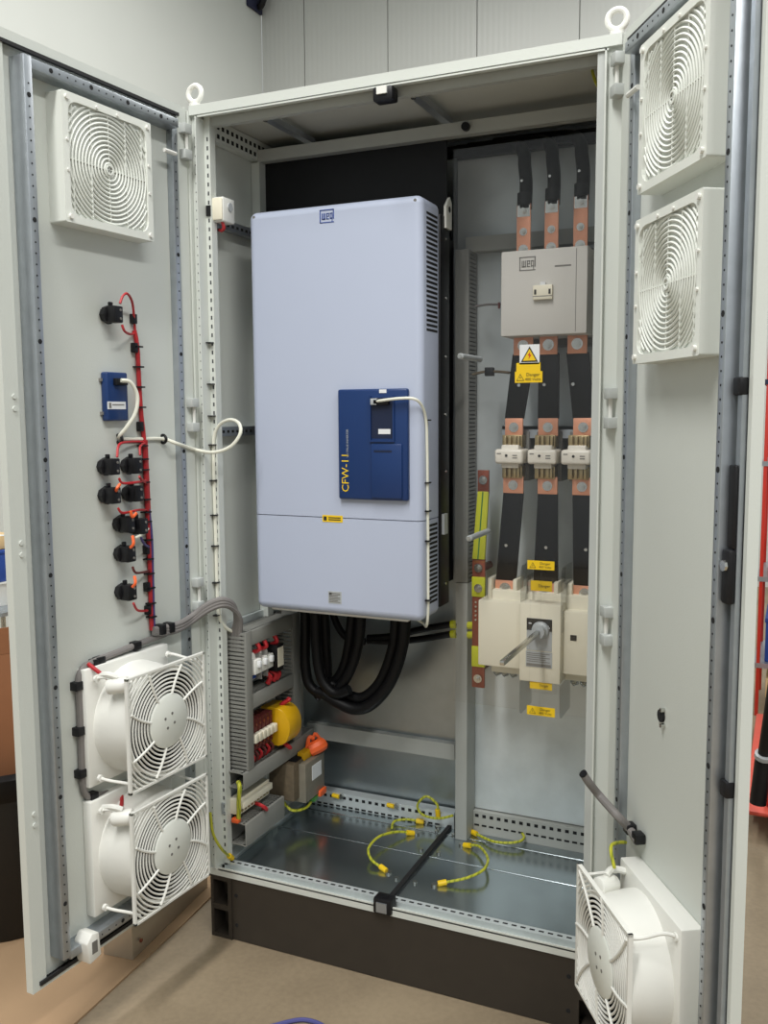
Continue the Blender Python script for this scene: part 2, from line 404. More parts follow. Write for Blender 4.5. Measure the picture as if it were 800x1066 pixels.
# mounting plates
cp('mounting_plate', MB().box(.602, 1.165, .562, .568, .30, 2.385), 'galv', label='galvanised plate, lightened for cover reflections, behind the switchgear')
cp('dark_fill', MB().box(.036, .645, .346, .350, 2.142, mz+.036), 'black'); cp('dark_fill', MB().box(.602, W-.05, .552, .558, 2.387, 2.43), 'black')  # added black sheets: dark cable space behind hanger rail, shadow band at upper right
cp('mounting_plate', MB().box(.05, .60, .562, .568, .515, 2.36), 'galv_shaded', label='galvanised plate behind the drive')
cp('cross_rail', MB().box(.05, .605, .535, .562, .462, .515), 'grey_paint')
cp('cross_rail', MB().box(.645, 1.165, .515, .56, 2.098, 2.142), 'grey_paint')
cp('divider_post', MB().box(.628, .668, .475, .56, ZB+.021, 1.07), 'grey_paint', bevel=.003)
# side rails on the left wall
for z in (2.163, 1.553):
    a = cp('side_rail', MB().box(.006, .03, .04, .31, z-.014, z+.014), 'zinc')
    mb = MB()
    for i in range(10): mb.box(.0295, .031, .055+i*.025, .067+i*.025, z-.004, z+.004)
    part('holes', mb, 'hole', a, stuff=True)

# ---- doors
def hinge_on(M, sx, a0, z, parent):
    h = part('hinge', MB().box(sx*(a0-.006), sx*(a0+.026), -.004, .022, z+.022, z+.048), 'strip', parent, .002)
    part('hinge_leaf', MB().box(sx*(a0-.006), sx*(a0+.026), -.004, .022, z-.048, z-.022), 'strip', h, .002)
    part('hinge_pin', MB().cyl((sx*(a0+.002), .008, z-.03), (sx*(a0+.002), .008, z+.03), .005, 10), 'white', h)
def rail_v(sx, a0, a1, z0, z1, n0, n1, parent, hole_r=.0022, axis='v'):
    r = part('frame_rail', MB().box(sx*a0, sx*a1, n0, n1, z0, z1), 'zinc', parent, .002)
    mb = MB(); am = (a0+a1)/2
    if axis == 'v':
        k = int((z1-z0-.04)/.025)
        for i in range(k):
            z = z0+.02+i*.025
            big = i % 11 == 5
            mb.cyl((sx*am, n1-.0003, z), (sx*am, n1+.0006, z), .006 if big else hole_r, 8)
    else:
        zm = (z0+z1)/2; k = int((a1-a0-.03)/.025)
        for i in range(k):
            a = a0+.02+i*.025; big = i % 5 == 2
            mb.cyl((sx*a, n1-.0003, zm), (sx*a, n1+.0006, zm), .006 if big else hole_r, 8)
    part('holes', mb, 'hole', r, stuff=True)
def make_door(M, sx, LEN, label, rail_out, rail_in, lip):
    o = bpy.data.objects.new('door', None); col.objects.link(o); o.parent = cab; BASE[o.name] = Vector((0, 0, 0)); o['label'] = label
    o.matrix_parent_inverse = Matrix.Identity(4)
    o.matrix_basis = Matrix.Translation(-Vector((W/2, D/2, 0))) @ M
    z0, z1 = .2, 2.462
    mb = MB().box(sx*-.003, sx*LEN, -.022, -.018, z0, z1)
    mb.box(sx*(LEN-.004), sx*LEN, -.018, 0, z0, z1).box(sx*-.003, sx*.002, -.018, 0, z0, z1)
    mb.box(sx*.016, sx*(LEN-.004), -.018, 0, z1-.004, z1).box(sx*.016, sx*(LEN-.004), -.018, 0, z0, z0+.004)
    mb.box(sx*(LEN-lip), sx*(LEN-.004), -.004, 0, z0+.004, z1-.004).box(sx*.002, sx*.036, -.004, 0, z0+.004, z1-.004)
    mb.box(sx*.036, sx*(LEN-lip), -.004, 0, z1-.028, z1-.004).box(sx*.036, sx*(LEN-lip), -.004, 0, z0+.004, z0+.022)
    part('door_sheet', mb, 'paint', o)
    a0, a1 = rail_in; b0, b1 = rail_out
    rail_v(sx, a0, a1, z0+.055, 2.412, -.018, .004, o); rail_v(sx, b0, b1, z0+.055, 2.412, -.018, .03, o)
    rail_v(sx, a1, b0, 2.386, 2.410, -.018, .028, o, axis='h'); rail_v(sx, a1, b0, z0+.045, z0+.068, -.018, .028, o, axis='h')
    part('door_seal', MB().box(sx*.03, sx*(LEN-.02), -.006, .006, z0+.012, z0+.022), 'seal', o)
    part('door_seal', MB().box(sx*.03, sx*(LEN-.02), -.006, .004, z1-.032, z1-.024), 'seal', o)
    return o
LLEN, RLEN = .66, .606
dl = make_door(FL, 1, LLEN, 'left door, swung open with its inner side in view', (.564, .588), (.04, .062), .042)
dr = make_door(FR, -1, RLEN, 'right door, swung open towards the camera', (.540, .562), (.05, .075), .012)
for u, v in ((190, 152), (203, 432), (208, 616)): hinge_on(FL, 1, .004, P(u, v, 1, 0).z, dl)
for u, v in ((645, 80), (638, 425), (632, 650)): hinge_on(FR, -1, -.018, P(u, v, 1, 0).z, dr)
# catch at the left door's lower corner
mb = MB().prism([(.482, .222), (.522, .214), (.530, .272), (.512, .292), (.488, .286)], 'y', .002, .05)
c_ = part('door_catch', mb, 'white', dl, .004); part('catch_slot', MB().box(.496, .514, .049, .0512, .238, .270), 'contactor_dark', c_)
for z in (.62, 1.28, 1.62):
    part('lip_stud', MB().cyl((LLEN-.028, -.001, z), (LLEN-.028, .003, z), .006, 8).cyl((LLEN-.028, -.001, z+.028), (LLEN-.028, .003, z+.028), .006, 8), 'paint', dl)
# lock bar, handle mechanism and guides on the right door
part('lock_bar', MB().box(-.590, -.576, .0, .010, .30, 2.40), 'zinc', dr)
hm = RP(768, 590, .01).z
g = part('lock_case', MB().box(-.592, -.564, .010, .026, hm-.07, hm+.03), 'black', dr, .006)
part('lock_bolt', MB().cyl((-.580, .026, hm), (-.580, .031, hm), .010, 8), 'steel', g)
part('handle_dish', MB().box(-.590, -.566, .0102, .018, hm+.03, hm+.18), 'black', dr, .01)
for v in (402, 832):
    zg = RP(770, v, .01).z; part('bar_guide', MB().box(-.592, -.566, -.002, .016, zg-.016, zg+.016), 'black', dr, .004)
kh = RP(690, 745, -.018)
part('hole_plug', MB().cyl((kh.x, -.018, kh.z), (kh.x, -.012, kh.z), .014, 14), 'hole', dr)
part('plug_screw', MB().cyl((kh.x-.012, -.018, kh.z-.018), (kh.x-.012, -.008, kh.z-.018), .005, 8).cyl((kh.x-.01, -.018, kh.z+.016), (kh.x-.01, -.008, kh.z+.016), .005, 8), 'steel', dr)
for v in (95, ):
    pz = RP(668, v, 0).z; part('stay_pin', MB().cyl((-.075, .018, pz), (-.13, .018, pz), .006, 8), 'white', dr)
pz = LP(170, 158, 0).z; part('stay_pin', MB().cyl((.064, .016, pz), (.11, .016, pz), .006, 8), 'white', dl)

# ================================================================== filter grilles and filter fans (built once, then copied)
def clipped_ring(mb, r, h, half, tr, y, seg=5, n=72):
    run = []
    for i in range(n*2+1):
        t = 2*math.pi*i/n
        x, z = r*math.cos(t), r*math.sin(t)
        if abs(x) <= half and abs(z) <= half: run.append((x, y, z))
        else:
            if len(run) > 2: mb.tube(run, tr, seg, 0)
            run = []
        if i >= n and (not run or r < half): break
    if r < half:
        mb.tube([(r*math.cos(2*math.pi*i/n), y, r*math.sin(2*math.pi*i/n)) for i in range(n)], tr, seg, 0, closed=True)
    elif len(run) > 2: mb.tube(run, tr, seg, 0)
HS = .151
def make_filter():
    o = thing('filter_grille', '', 'filter', (0, 0, 0), FL, 'exhaust filter grilles on the doors')
    dp = .036
    def outline(h, r, k=5):
        out = []
        for cx, cz, t0 in ((h-r, h-r, 0), (-h+r, h-r, 90), (-h+r, -h+r, 180), (h-r, -h+r, 270)):
            for t in seats(k, t0, t0+90): out.append((cx+r*math.cos(R(t)), cz+r*math.sin(R(t))))
        return out
    A, B = outline(HS, .004), outline(HS-.018, .03); mb = MB(); n = len(A)
    mb.v = [Vector((x, -.018, z)) for x, z in A]+[Vector((x, dp, z)) for x, z in A]+[Vector((x, dp, z)) for x, z in B]+[Vector((x, dp-.012, z)) for x, z in B]
    for k in range(3):
        for i in range(n): mb.f.append((k*n+i, k*n+(i+1) % n, (k+1)*n+(i+1) % n, (k+1)*n+i))
    part('housing', mb, 'filter_white', o)
    part('filter_mat', MB().box(-HS+.016, HS-.016, dp-.012, dp-.0085, -HS+.016, HS-.016), 'mesh_white', o)
    mb = MB(); hb = HS-.0195
    r = .016
    while r < hb*1.33:
        clipped_ring(mb, r, 0, hb, .0029, dp-.0055, 5); r += .0104
    for x in seats(5, -hb*.9, hb*.9): mb.box(x-.0009, x+.0009, dp-.010, dp-.0035, -hb, hb)
    mb.box(-hb, hb, dp-.010, dp-.004, -.001, .001)
    part('grille', mb, 'filter_white', o, smooth=True)
    part('hub', MB().lathe((0, dp-.008, 0), (0, 1, 0), [(.013, 0), (.013, .007), (.009, .007), (.009, .001)], 20).box(-.009, .009, dp-.008, dp-.003, -.001, .001).box(-.001, .001, dp-.008, dp-.003, -.009, .009), 'filter_white', o, smooth=True)
    for x in (-1, 1):
        for z in (-1, 1): part('corner_clip', MB().cyl((x*(HS-.014), dp, z*(HS-.014)), (x*(HS-.014), dp+.006, z*(HS-.014)), .006, 10), 'white', o)
    for t in (-.03, .04):
        for x, z in ((t, HS-.012), (HS-.012, t), (-HS+.012, t)): part('edge_clip', MB().cyl((x, dp, z), (x, dp+.004, z), .004, 8), 'white', o)
    return o
flt = make_filter()
flt.matrix_basis = FL @ Matrix.Translation((.335, 0, 2.213)); flt['label'] = 'white square filter grille near the top of the left door'
copy_tree(flt, FR @ Matrix.Translation((-.332, 0, 2.212)), 'white square filter grille at the top of the right door, cut by the frame')
copy_tree(flt, FR @ Matrix.Translation((-.326, 0, 1.858)), 'lower white square filter grille on the right door, above the blank area')
def make_fan(mirror, term=1, thick=.012):
    o = thing('filter_fan', '', 'fan', (0, 0, 0), FL, 'filter fans low on the doors')
    hb, gy, hg = .156, .125, .151
    part('base_plate', MB().box(-hb, hb, -.018, thick, -hb, hb), 'white', o, .004, 2)
    mb = MB().lathe((-.012*mirror, .02, -.008), (0, 1, 0), [(.148, -.01), (.146, .03), (.140, .075), (.143, .103), (.136, .104), (.136, .10)], 48)
    part('shroud', mb, 'white', o, smooth=True)
    part('throat', MB().lathe((-.012*mirror, .02, -.008), (0, 1, 0), [(.129, .004), (.1345, .101)], 48), 'black', o, smooth=True)
    # rotor behind the grille
    mb = MB().lathe((-.018*mirror, .03, -.01), (0, 1, 0), [(.0, .07), (.052, .07), (.056, .0), (.0, .0)], 24)
    c = Vector((-.018*mirror, .06, -.01))
    for k in range(7):
        t = 2*math.pi*k/7; u = Vector((math.cos(t), 0, math.sin(t))); s = Vector((-math.sin(t), 0, math.cos(t)))
        mb.quad([c+u*.05-s*.02+Vector((0, -.02, 0)), c+u*.05+s*.02+Vector((0, .02, 0)), c+u*.126+s*.045+Vector((0, .02, 0)), c+u*.126-s*.01+Vector((0, -.02, 0))], [(0, 1, 2, 3)])
    part('rotor', mb, 'black', o, smooth=True)
    part('back_screen', MB().lathe((-.018*mirror, .022, -.01), (0, 1, 0), [(.0, .004), (.132, .004)], 32), 'black', o)
    # front guard
    mb = MB(); gx = -.02*mirror
    for x0, x1, z0, z1 in ((-hg, hg, hg-.006, hg), (-hg, hg, -hg, -hg+.006), (-hg, -hg+.006, -hg, hg), (hg-.006, hg, -hg, hg)):
        mb.box(gx+x0, gx+x1, gy-.006, gy+.004, z0-.01, z1-.01)
    ring = MB(); r = .080
    while r < hg*1.36:
        clipped_ring(ring, r, 0, hg-.004, .0028, 0, 6); r += .0108
    for k in range(8):
        t = 2*math.pi*k/8+.2; pts = []
        for j in range(7):
            f = j/6; rr = .071+f*(.15*(1.30 if k % 2 else 1.0)-.071); tt = t+.18*f*mirror
            x, z = rr*math.cos(tt), rr*math.sin(tt)
            if max(abs(x), abs(z)) < hg: pts.append((x, .003, z))
        ring.tube(pts, .0036, 6, 0)
    mb.add(ring, Matrix.Translation((gx, gy, -.01)))
    gd = part('guard', mb, 'white', o, smooth=True)
    part('hub_disc', MB().lathe((gx, gy, -.01), (0, 1, 0), [(.0, .006), (.068, .006), (.073, .003), (.073, -.004), (0, -.004)], 40), 'filter_white', o, smooth=True)
    mb = MB()
    for k in range(4):
        t = math.pi/2*k+.5; mb.cyl((gx+.02*math.cos(t), gy+.0055, -.01+.02*math.sin(t)), (gx+.02*math.cos(t), gy+.0068, -.01+.02*math.sin(t)), .004, 8)
    part('rivets', mb, 'contactor_dark', o)
    # stays from base plate corners to the guard
    for sx, sz in ((1, 1), (1, -1), (-1, 1), (-1, -1)):
        part('stay', MB().tube([(sx*(hb-.02), .026, sz*(hb-.025)), (sx*(hb-.028), .055, sz*(hb-.02)), (gx+sx*(hg-.018), .09, sz*(hg-.02)-.01), (gx+sx*(hg-.02), gy, sz*(hg-.02)-.01)], .0042, 8, 4), 'white', o, smooth=True)
        part('stay_foot', MB().cyl((sx*(hb-.02), .026, sz*(hb-.025)), (sx*(hb-.02), .034, sz*(hb-.025)), .009, 10), 'white', o)
    # terminal block at the upper outer corner
    tx = (hb-.03)*term
    part('terminal_block', MB().cyl((tx*.98, .055, hb-.045), (tx*.80, .105, hb-.038), .021, 14), 'white', o, .006)
    part('terminal_bracket', MB().tube([(tx*1.0, .026, hb-.02), (tx*1.0, .06, hb-.012), (tx*.9, .08, hb-.02)], .008, 8, 4), 'white', o, smooth=True)
    return o
fan = make_fan(1)
fan.matrix_basis = FL @ Matrix.Translation((.308, 0, .806)); fan['label'] = 'upper white filter fan on the left door, grey cable around its base'
copy_tree(fan, FL @ Matrix.Translation((.308, 0, .456)), 'lower white filter fan on the left door, just above the catch')
fanr = make_fan(-1, 1, .03)
fanr.matrix_basis = FR @ Matrix.Translation((-.308, 0, .42)); fanr['label'] = 'white filter fan at the bottom of the right door, seen from the side'

# ================================================================== drive
VX0, VX1, VY, VZ0, VZ1, VS = .103, .652, .13, 1.015, 2.193, 1.303
vfd = thing('frequency_drive', 'large pale blue-grey frequency drive hanging in the left half of the cabinet', 'inverter', ((VX0+VX1)/2, .34, VZ0))
def vp(name, mb, m, **k): return part(name, mb, m, vfd, **k)
def cover(z0, z1, rt, rb):
    # outline in x,z with rounded outer corners, extruded and bevelled on the front
    r = .022; pts = []
    def corner(cx, cz, t0, rr):
        if rr: return [(cx+rr*math.cos(R(t)), cz+rr*math.sin(R(t))) for t in seats(6, t0, t0+90)]
    o = []
    o += corner(VX1-r, z1-r, 0, r) if rt else [(VX1, z1)]
    o += corner(VX0+r, z1-r, 90, r) if rt else [(VX0, z1)]
    o += corner(VX0+r, z0+r, 180, r) if rb else [(VX0, z0)]
    o += corner(VX1-r, z0+r, 270, r) if rb else [(VX1, z0)]
    # layers: back, front edge start, rounded front
    mb = MB(); n = len(o); rf = .022; layers = [(.257, 0)]+[(VY+rf-rf*math.sin(R(t)), rf*(1-math.cos(R(t)))) for t in seats(6, 0, 90)]
    cx, cz = (VX0+VX1)/2, (z0+z1)/2
    for y, ins in layers:
        for x, z in o:
            zz = z
            if rt and z > cz: zz = z-ins*(1 if z > z1-r*1.01 else 0)*((z-(z1-r))/r if z > z1-r else 0)
            if rb and z < cz: zz = z+ins*(((z0+r)-z)/r if z < z0+r else 0)
            k = 1.0
            if (rt and z > z1-r) or (rb and z < z0+r): k = abs((x-(VX1-r if x > cx else VX0+r)))/r if (x > VX1-r or x < VX0+r) else 0
            xx = x-ins*k if x > cx else x+ins*k
            mb.v.append(Vector((xx, y, zz)))
    for i in range(len(layers)-1):
        for j in range(n): mb.f.append((i*n+j, i*n+(j+1) % n, (i+1)*n+(j+1) % n, (i+1)*n+j))
    mb.f.append(tuple(range(n))); L0 = (len(layers)-1)*n; mb.f.append(tuple(L0+j for j in reversed(range(n)))); return mb
up = vp('upper_cover', cover(VS+.0012, VZ1, True, False), 'drive', smooth=True)
lo = vp('lower_cover', cover(VZ0, VS-.0012, False, True), 'drive', smooth=True)
for par, z0, z1, n in ((up, 1.835, 2.150, 25), (lo, 1.062, 1.285, 18)):
    mb = MB()
    for z in seats(n, z0, z1): mb.box(VX1-.001, VX1+.0008, .165, .248, z-.0035, z+.0035)
    part('vent_slots', mb, 'hole', par, stuff=True)
vp('chassis', MB().box(VX0+.008, VX1+.006, .257, .335, VZ0+.02, VZ1-.03), 'black', bevel=.003)
vp('heat_sink', MB().box(VX0+.03, VX1-.04, .335, .50, VZ0+.06, 2.13), 'black')
vp('underside', MB().box(VX0+.03, VX1-.06, .17, .30, VZ0-.012, VZ0+.02), 'white', bevel=.004)
mb = MB()
for x in (VX0+.02, VX1-.02): mb.cyl((x, VY+.008, VZ1-.016), (x, VY+.0005, VZ1-.016), .0045, 10)
vp('cover_screw', mb, 'contactor_dark')
mb = MB()
for z in seats(7, 1.1, 2.1): mb.cyl((VX1+.006, .30, z), (VX1+.009, .30, z), .004, 8)
vp('side_screws', mb, 'steel')
tab = MB().prism([(.29, 2.13), (.335, 2.13), (.335, 2.205), (.32, 2.22), (.29, 2.19)], 'x', VX1+.004, VX1+.012)
vp('lifting_tab', tab, 'white'); vp('tab_hole', MB().cyl((VX1+.0125, .316, 2.185), (VX1+.0035, .316, 2.185), .009, 12), 'hole')
vp('side_bracket', MB().box(VX1+.006, VX1+.014, .27, .30, 1.25, 1.31), 'label_silver')
def weg_logo(c, wd, m, parent, name='logo'):
    h = wd*.82; t = wd*.065; mb = MB(); cx, cy, cz = c
    def bx(x0, x1, z0, z1): mb.box(cx+(x0-.5)*wd, cx+(x1-.5)*wd, cy-.0006, cy, cz+(z0-.5)*h, cz+(z1-.5)*h)
    k = .075
    bx(0, 1, .93, 1); bx(0, .62, 0, .07); bx(0, k*.9, 0, 1); bx(1-k*.9, 1, .25, 1); bx(.62, 1, 0, .07)
    for x in (.15, .25, .35): bx(x, x+.055, .25, .72)        # w
    bx(.15, .405, .25, .33)
    bx(.47, .525, .25, .72); bx(.47, .66, .25, .32); bx(.47, .66, .65, .72); bx(.61, .66, .46, .72); bx(.47, .66, .45, .51)   # e
    bx(.72, .775, .25, .72); bx(.72, .90, .65, .72); bx(.72, .90, .28, .35); bx(.85, .90, .07, .72)   # g
    return part(name, mb, m, parent)
lg = P(340.5, 225, 1, VY); weg_logo((lg.x, VY-.0004, lg.z), .045, 'logo_blue', up)
# warning sticker and rating plate on the lower cover
a, b = P(336, 536, 1, VY), P(357, 544, 1, VY); a0_, b0_ = a, b
s_ = part('warning_sticker', MB().box(a.x, b.x, VY-.001, VY+.001, b.z, a.z), 'yellow', lo)
mb = MB()
for z in (.35, .65): mb.box(a.x+.02, b.x-.006, VY-.0016, VY-.0009, b.z+(a.z-b.z)*z-.0015, b.z+(a.z-b.z)*z+.0015)
a, b = P(342, 615, 1, VY), P(356, 629, 1, VY)
part('sticker_print', mb.box(a0_.x+.004, a0_.x+.014, VY-.0016, VY-.0009, b0_.z+.004, a0_.z-.004), 'ink', lo)
s_ = part('rating_plate', MB().box(a.x, b.x, VY-.001, VY+.001, b.z, a.z), 'label_silver', lo)
mb = MB()
for i, z in enumerate(seats(7, b.z+.005, a.z-.006)): mb.box(a.x+.003, b.x-.004-.008*(i % 3 == 1), VY-.0016, VY-.0009, z-.0012, z+.0012)
mb.box(a.x+.003, a.x+.012, VY-.0016, VY-.0009, a.z-.012, a.z-.004)
# (sub-parts stay at the third level)
pl = s_; part('print', mb, 'ink_soft', lo)
# blue control panel on the drive
bx0, bx1, bz0, bz1 = .399, .615, 1.360, 1.673
ctl = vp('control_panel', MB().box(bx0, bx1, VY-.016, VY+.002, bz0, bz1), 'blue', bevel=.006, seg=3)
part('raised_field', MB().box(.505, .60, VY-.022, VY-.014, 1.366, 1.52), 'blue', ctl, .004)
part('display_bay', MB().box(.505, .572, VY-.0168, VY-.012, 1.535, 1.648), 'blue_dark', ctl)
part('bay_frame', MB().box(.500, .505, VY-.022, VY-.014, 1.53, 1.653).box(.572, .577, VY-.022, VY-.014, 1.53, 1.653).box(.5, .577, VY-.022, VY-.014, 1.525, 1.53), 'blue', ctl)
part('connector', MB().box(.515, .563, VY-.030, VY-.015, 1.628, 1.645), 'black', ctl, .003)
part('bay_sticker', MB().box(.527, .564, VY-.0175, VY-.0165, 1.547, 1.561), 'label', ctl)
part('edge_sticker', MB().box(.530, .552, VY-.0168, VY-.0158, 1.661, 1.671), 'label', ctl)
part('panel_slot', MB().box(.515, .57, VY-.0226, VY-.0215, 1.496, 1.502), 'blue_dark', ctl)
t = face_front(text_mb('CFW-11', .032), (.423, VY-.0168, 1.437), R(90)); part('lettering', t, 'yellow', ctl, label='yellow upright lettering')
t = face_front(text_mb('VECTRUE INVERTER', .009), (.430, VY-.0168, 1.52), R(90)); part('lettering', t, 'label_silver', ctl, label='small pale upright lettering')
# drive keypad cable, tied down the drive's right flank
kx = VX1+.0045
pts = [(.52, .108, 1.637), (.545, .098, 1.640), (.60, .098, 1.645), (.64, .105, 1.643), (VX1+.002, .128, 1.622), (kx, .15, 1.58), (kx, .157, 1.50), (kx, .160, 1.38), (kx, .163, 1.25), (kx, .163, 1.12), (kx-.001, .165, 1.04), (kx-.012, .18, .995), (kx-.05, .25, .985), (.55, .30, .99)]
kc = thing('keypad_cable', 'thin white cable from the blue panel down the flank of the drive', 'cable', (kx, .16, 1.0))
part('cable', MB().tube(pts, .0042, 8, 6), 'white_cable', kc, smooth=True)
part('plug', MB().box(.508, .528, .100, .116, 1.628, 1.646), 'label_silver', kc, .002)
for z in (1.585, 1.41, 1.33, 1.245, 1.075):
    part('cable_tie', MB().box(kx-.006, kx+.007, .150, .172, z-.002, z+.002), 'black', kc)

# ================================================================== right bay switchgear
CY = .30
c0, c1 = P(522, 262, 1, CY), P(611, 345, 1, CY)
ct = thing('contactor', 'grey power contactor behind the clear cover in the upper right bay', 'contactor', ((c0.x+c1.x)/2, .56, 1.815))
part('body', MB().box(c0.x, c1.x, CY, .45, 1.818, 2.052), 'contactor', ct, .004)
part('rear_body', MB().box(c0.x+.008, c1.x+.03, .45, .561, 1.80, 2.07), 'contactor_dark', ct, .004)
part('front_seam', MB().box(P(600, 300, 1, CY).x-.0008, P(600, 300, 1, CY).x+.0008, CY-.0006, CY+.001, 1.824, 2.046), 'contactor_dark', ct)
lg = P(549.5, 274.5, 1, CY); weg_logo((lg.x, CY-.0004, lg.z), .046, 'ink_soft', ct)
a, b = P(578, 277, 1, CY), P(595, 274, 1, CY); part('type_print', MB().box(a.x, b.x, CY-.0008, CY+.001, a.z-.002, a.z+.002), 'ink_soft', ct)
a, b = P(555, 297, 1, CY-.012), P(575, 311, 1, CY-.012)
ab = part('auxiliary_block', MB().box(a.x, b.x, CY-.012, CY+.002, b.z, a.z), 'cream', ct, .002)
part('block_clip', MB().box(a.x+.02, b.x-.02, CY-.010, CY+.002, a.z, a.z+.008), 'label', ab)
part('block_window', MB().box(a.x+.004, a.x+.010, CY-.0128, CY-.011, b.z+.014, a.z-.012).box(b.x-.010, b.x-.004, CY-.0128, CY-.011, b.z+.014, a.z-.012), 'ink', ab)
part('block_groove', MB().box(a.x, b.x, CY-.0125, CY-.011, b.z+.008, b.z+.010), 'ink_soft', ab)
part('side_foot', MB().box(c1.x+.03, c1.x+.07, .53, .561, 1.82, 1.86).box(c1.x+.03, c1.x+.07, .53, .561, 2.0, 2.04), 'contactor_dark', ct)
mb = MB(); hexbolt(mb, (c1.x+.05, .53, 2.02), (0, -1, 0), .006, .006); hexbolt(mb, (c1.x+.05, .53, 1.84), (0, -1, 0), .006, .006); part('foot_bolt', mb, 'steel', ct)
# three incoming copper bars with cable lugs
order = ('left', 'middle', 'right')
BY = .385
for i, (ua, ub) in enumerate(((538, 552.5), (567, 581.5), (597, 612))):
    x0, x1 = P(ua, 250, 1, BY).x, P(ub, 250, 1, BY).x; xc = (x0+x1)/2; zt = (2.196, 2.200, 2.205)[i]
    o = thing('supply_busbar', '%s of the three copper bars bolted on top of the contactor' % order[i], 'busbar', (xc, BY, 2.05), group='copper bars above the contactor')
    part('bar', MB().box(x0, x1, BY, BY+.006, 2.03, zt), 'copper', o, .001)
    for z in (2.068, 2.118, zt-.02):
        mb = MB(); hexbolt(mb, (xc, BY, z), (0, -1, 0), .0085 if z != 2.118 else .0065, .008); part('bolt', mb, 'steel', o, smooth=False)
    part('lug', MB().box(x0+.002, x1-.002, BY-.001, BY+.001, zt-.036, zt-.002), 'steel', o)
    cbl = thing('supply_cable', '%s black supply cable rising from the copper bars behind the cover' % order[i], 'cable', (xc, BY+.02, zt), group='black cables above the contactor')
    k = MB().tube([(xc+.002, BY+.012, zt-.012), (xc+.003, BY+.012, zt+.06), (xc-.004, BY+.02, zt+.11), (xc-.02, BY+.06, zt+.16), (xc-.08, .52, zt+.20), (xc-.3, .54, zt+.21)], .019, 12, 6)
    part('sheath', k, 'rubber', cbl, smooth=True)
    part('crimp', MB().tube([(xc, BY+.008, zt-.004), (xc, BY+.010, zt+.03)], .0215, 12, 0), 'black', cbl, smooth=True)
    part('stud', MB().cyl((xc-.004, BY-.008, zt+.062), (xc-.004, BY-.011, zt+.062), .004, 8), 'steel', cbl)
# contactor outgoing bars, fuses, lower bars
TY = .36
def strip(pa, pb, y, th=.010):   # black insulated bar between two (x0,x1,z) levels
    mb = MB(); (a0, a1, az), (b0, b1, bz) = pa, pb
    mb.quad([(a0, y, az), (a1, y, az), (b1, y, bz), (b0, y, bz), (a0, y+th, az), (a1, y+th, az), (b1, y+th, bz), (b0, y+th, bz)],
            [(3, 2, 1, 0), (4, 5, 6, 7), (0, 1, 5, 4), (1, 2, 6, 5), (2, 3, 7, 6), (3, 0, 4, 7)])
    return mb
def X(u, v, y=TY): return P(u, v, 1, y).x
def Z(u, v, y=TY): return P(u, v, 1, y).z
top = [(535, 555), (562, 580.5), (591, 611.5)]; f_top = [(526, 544.5), (560.5, 581), (597, 618)]; f_bot = [(524, 545), (560, 580.5), (596, 616.5)]; sw_top = [(516, 537), (555, 581), (597, 622)]
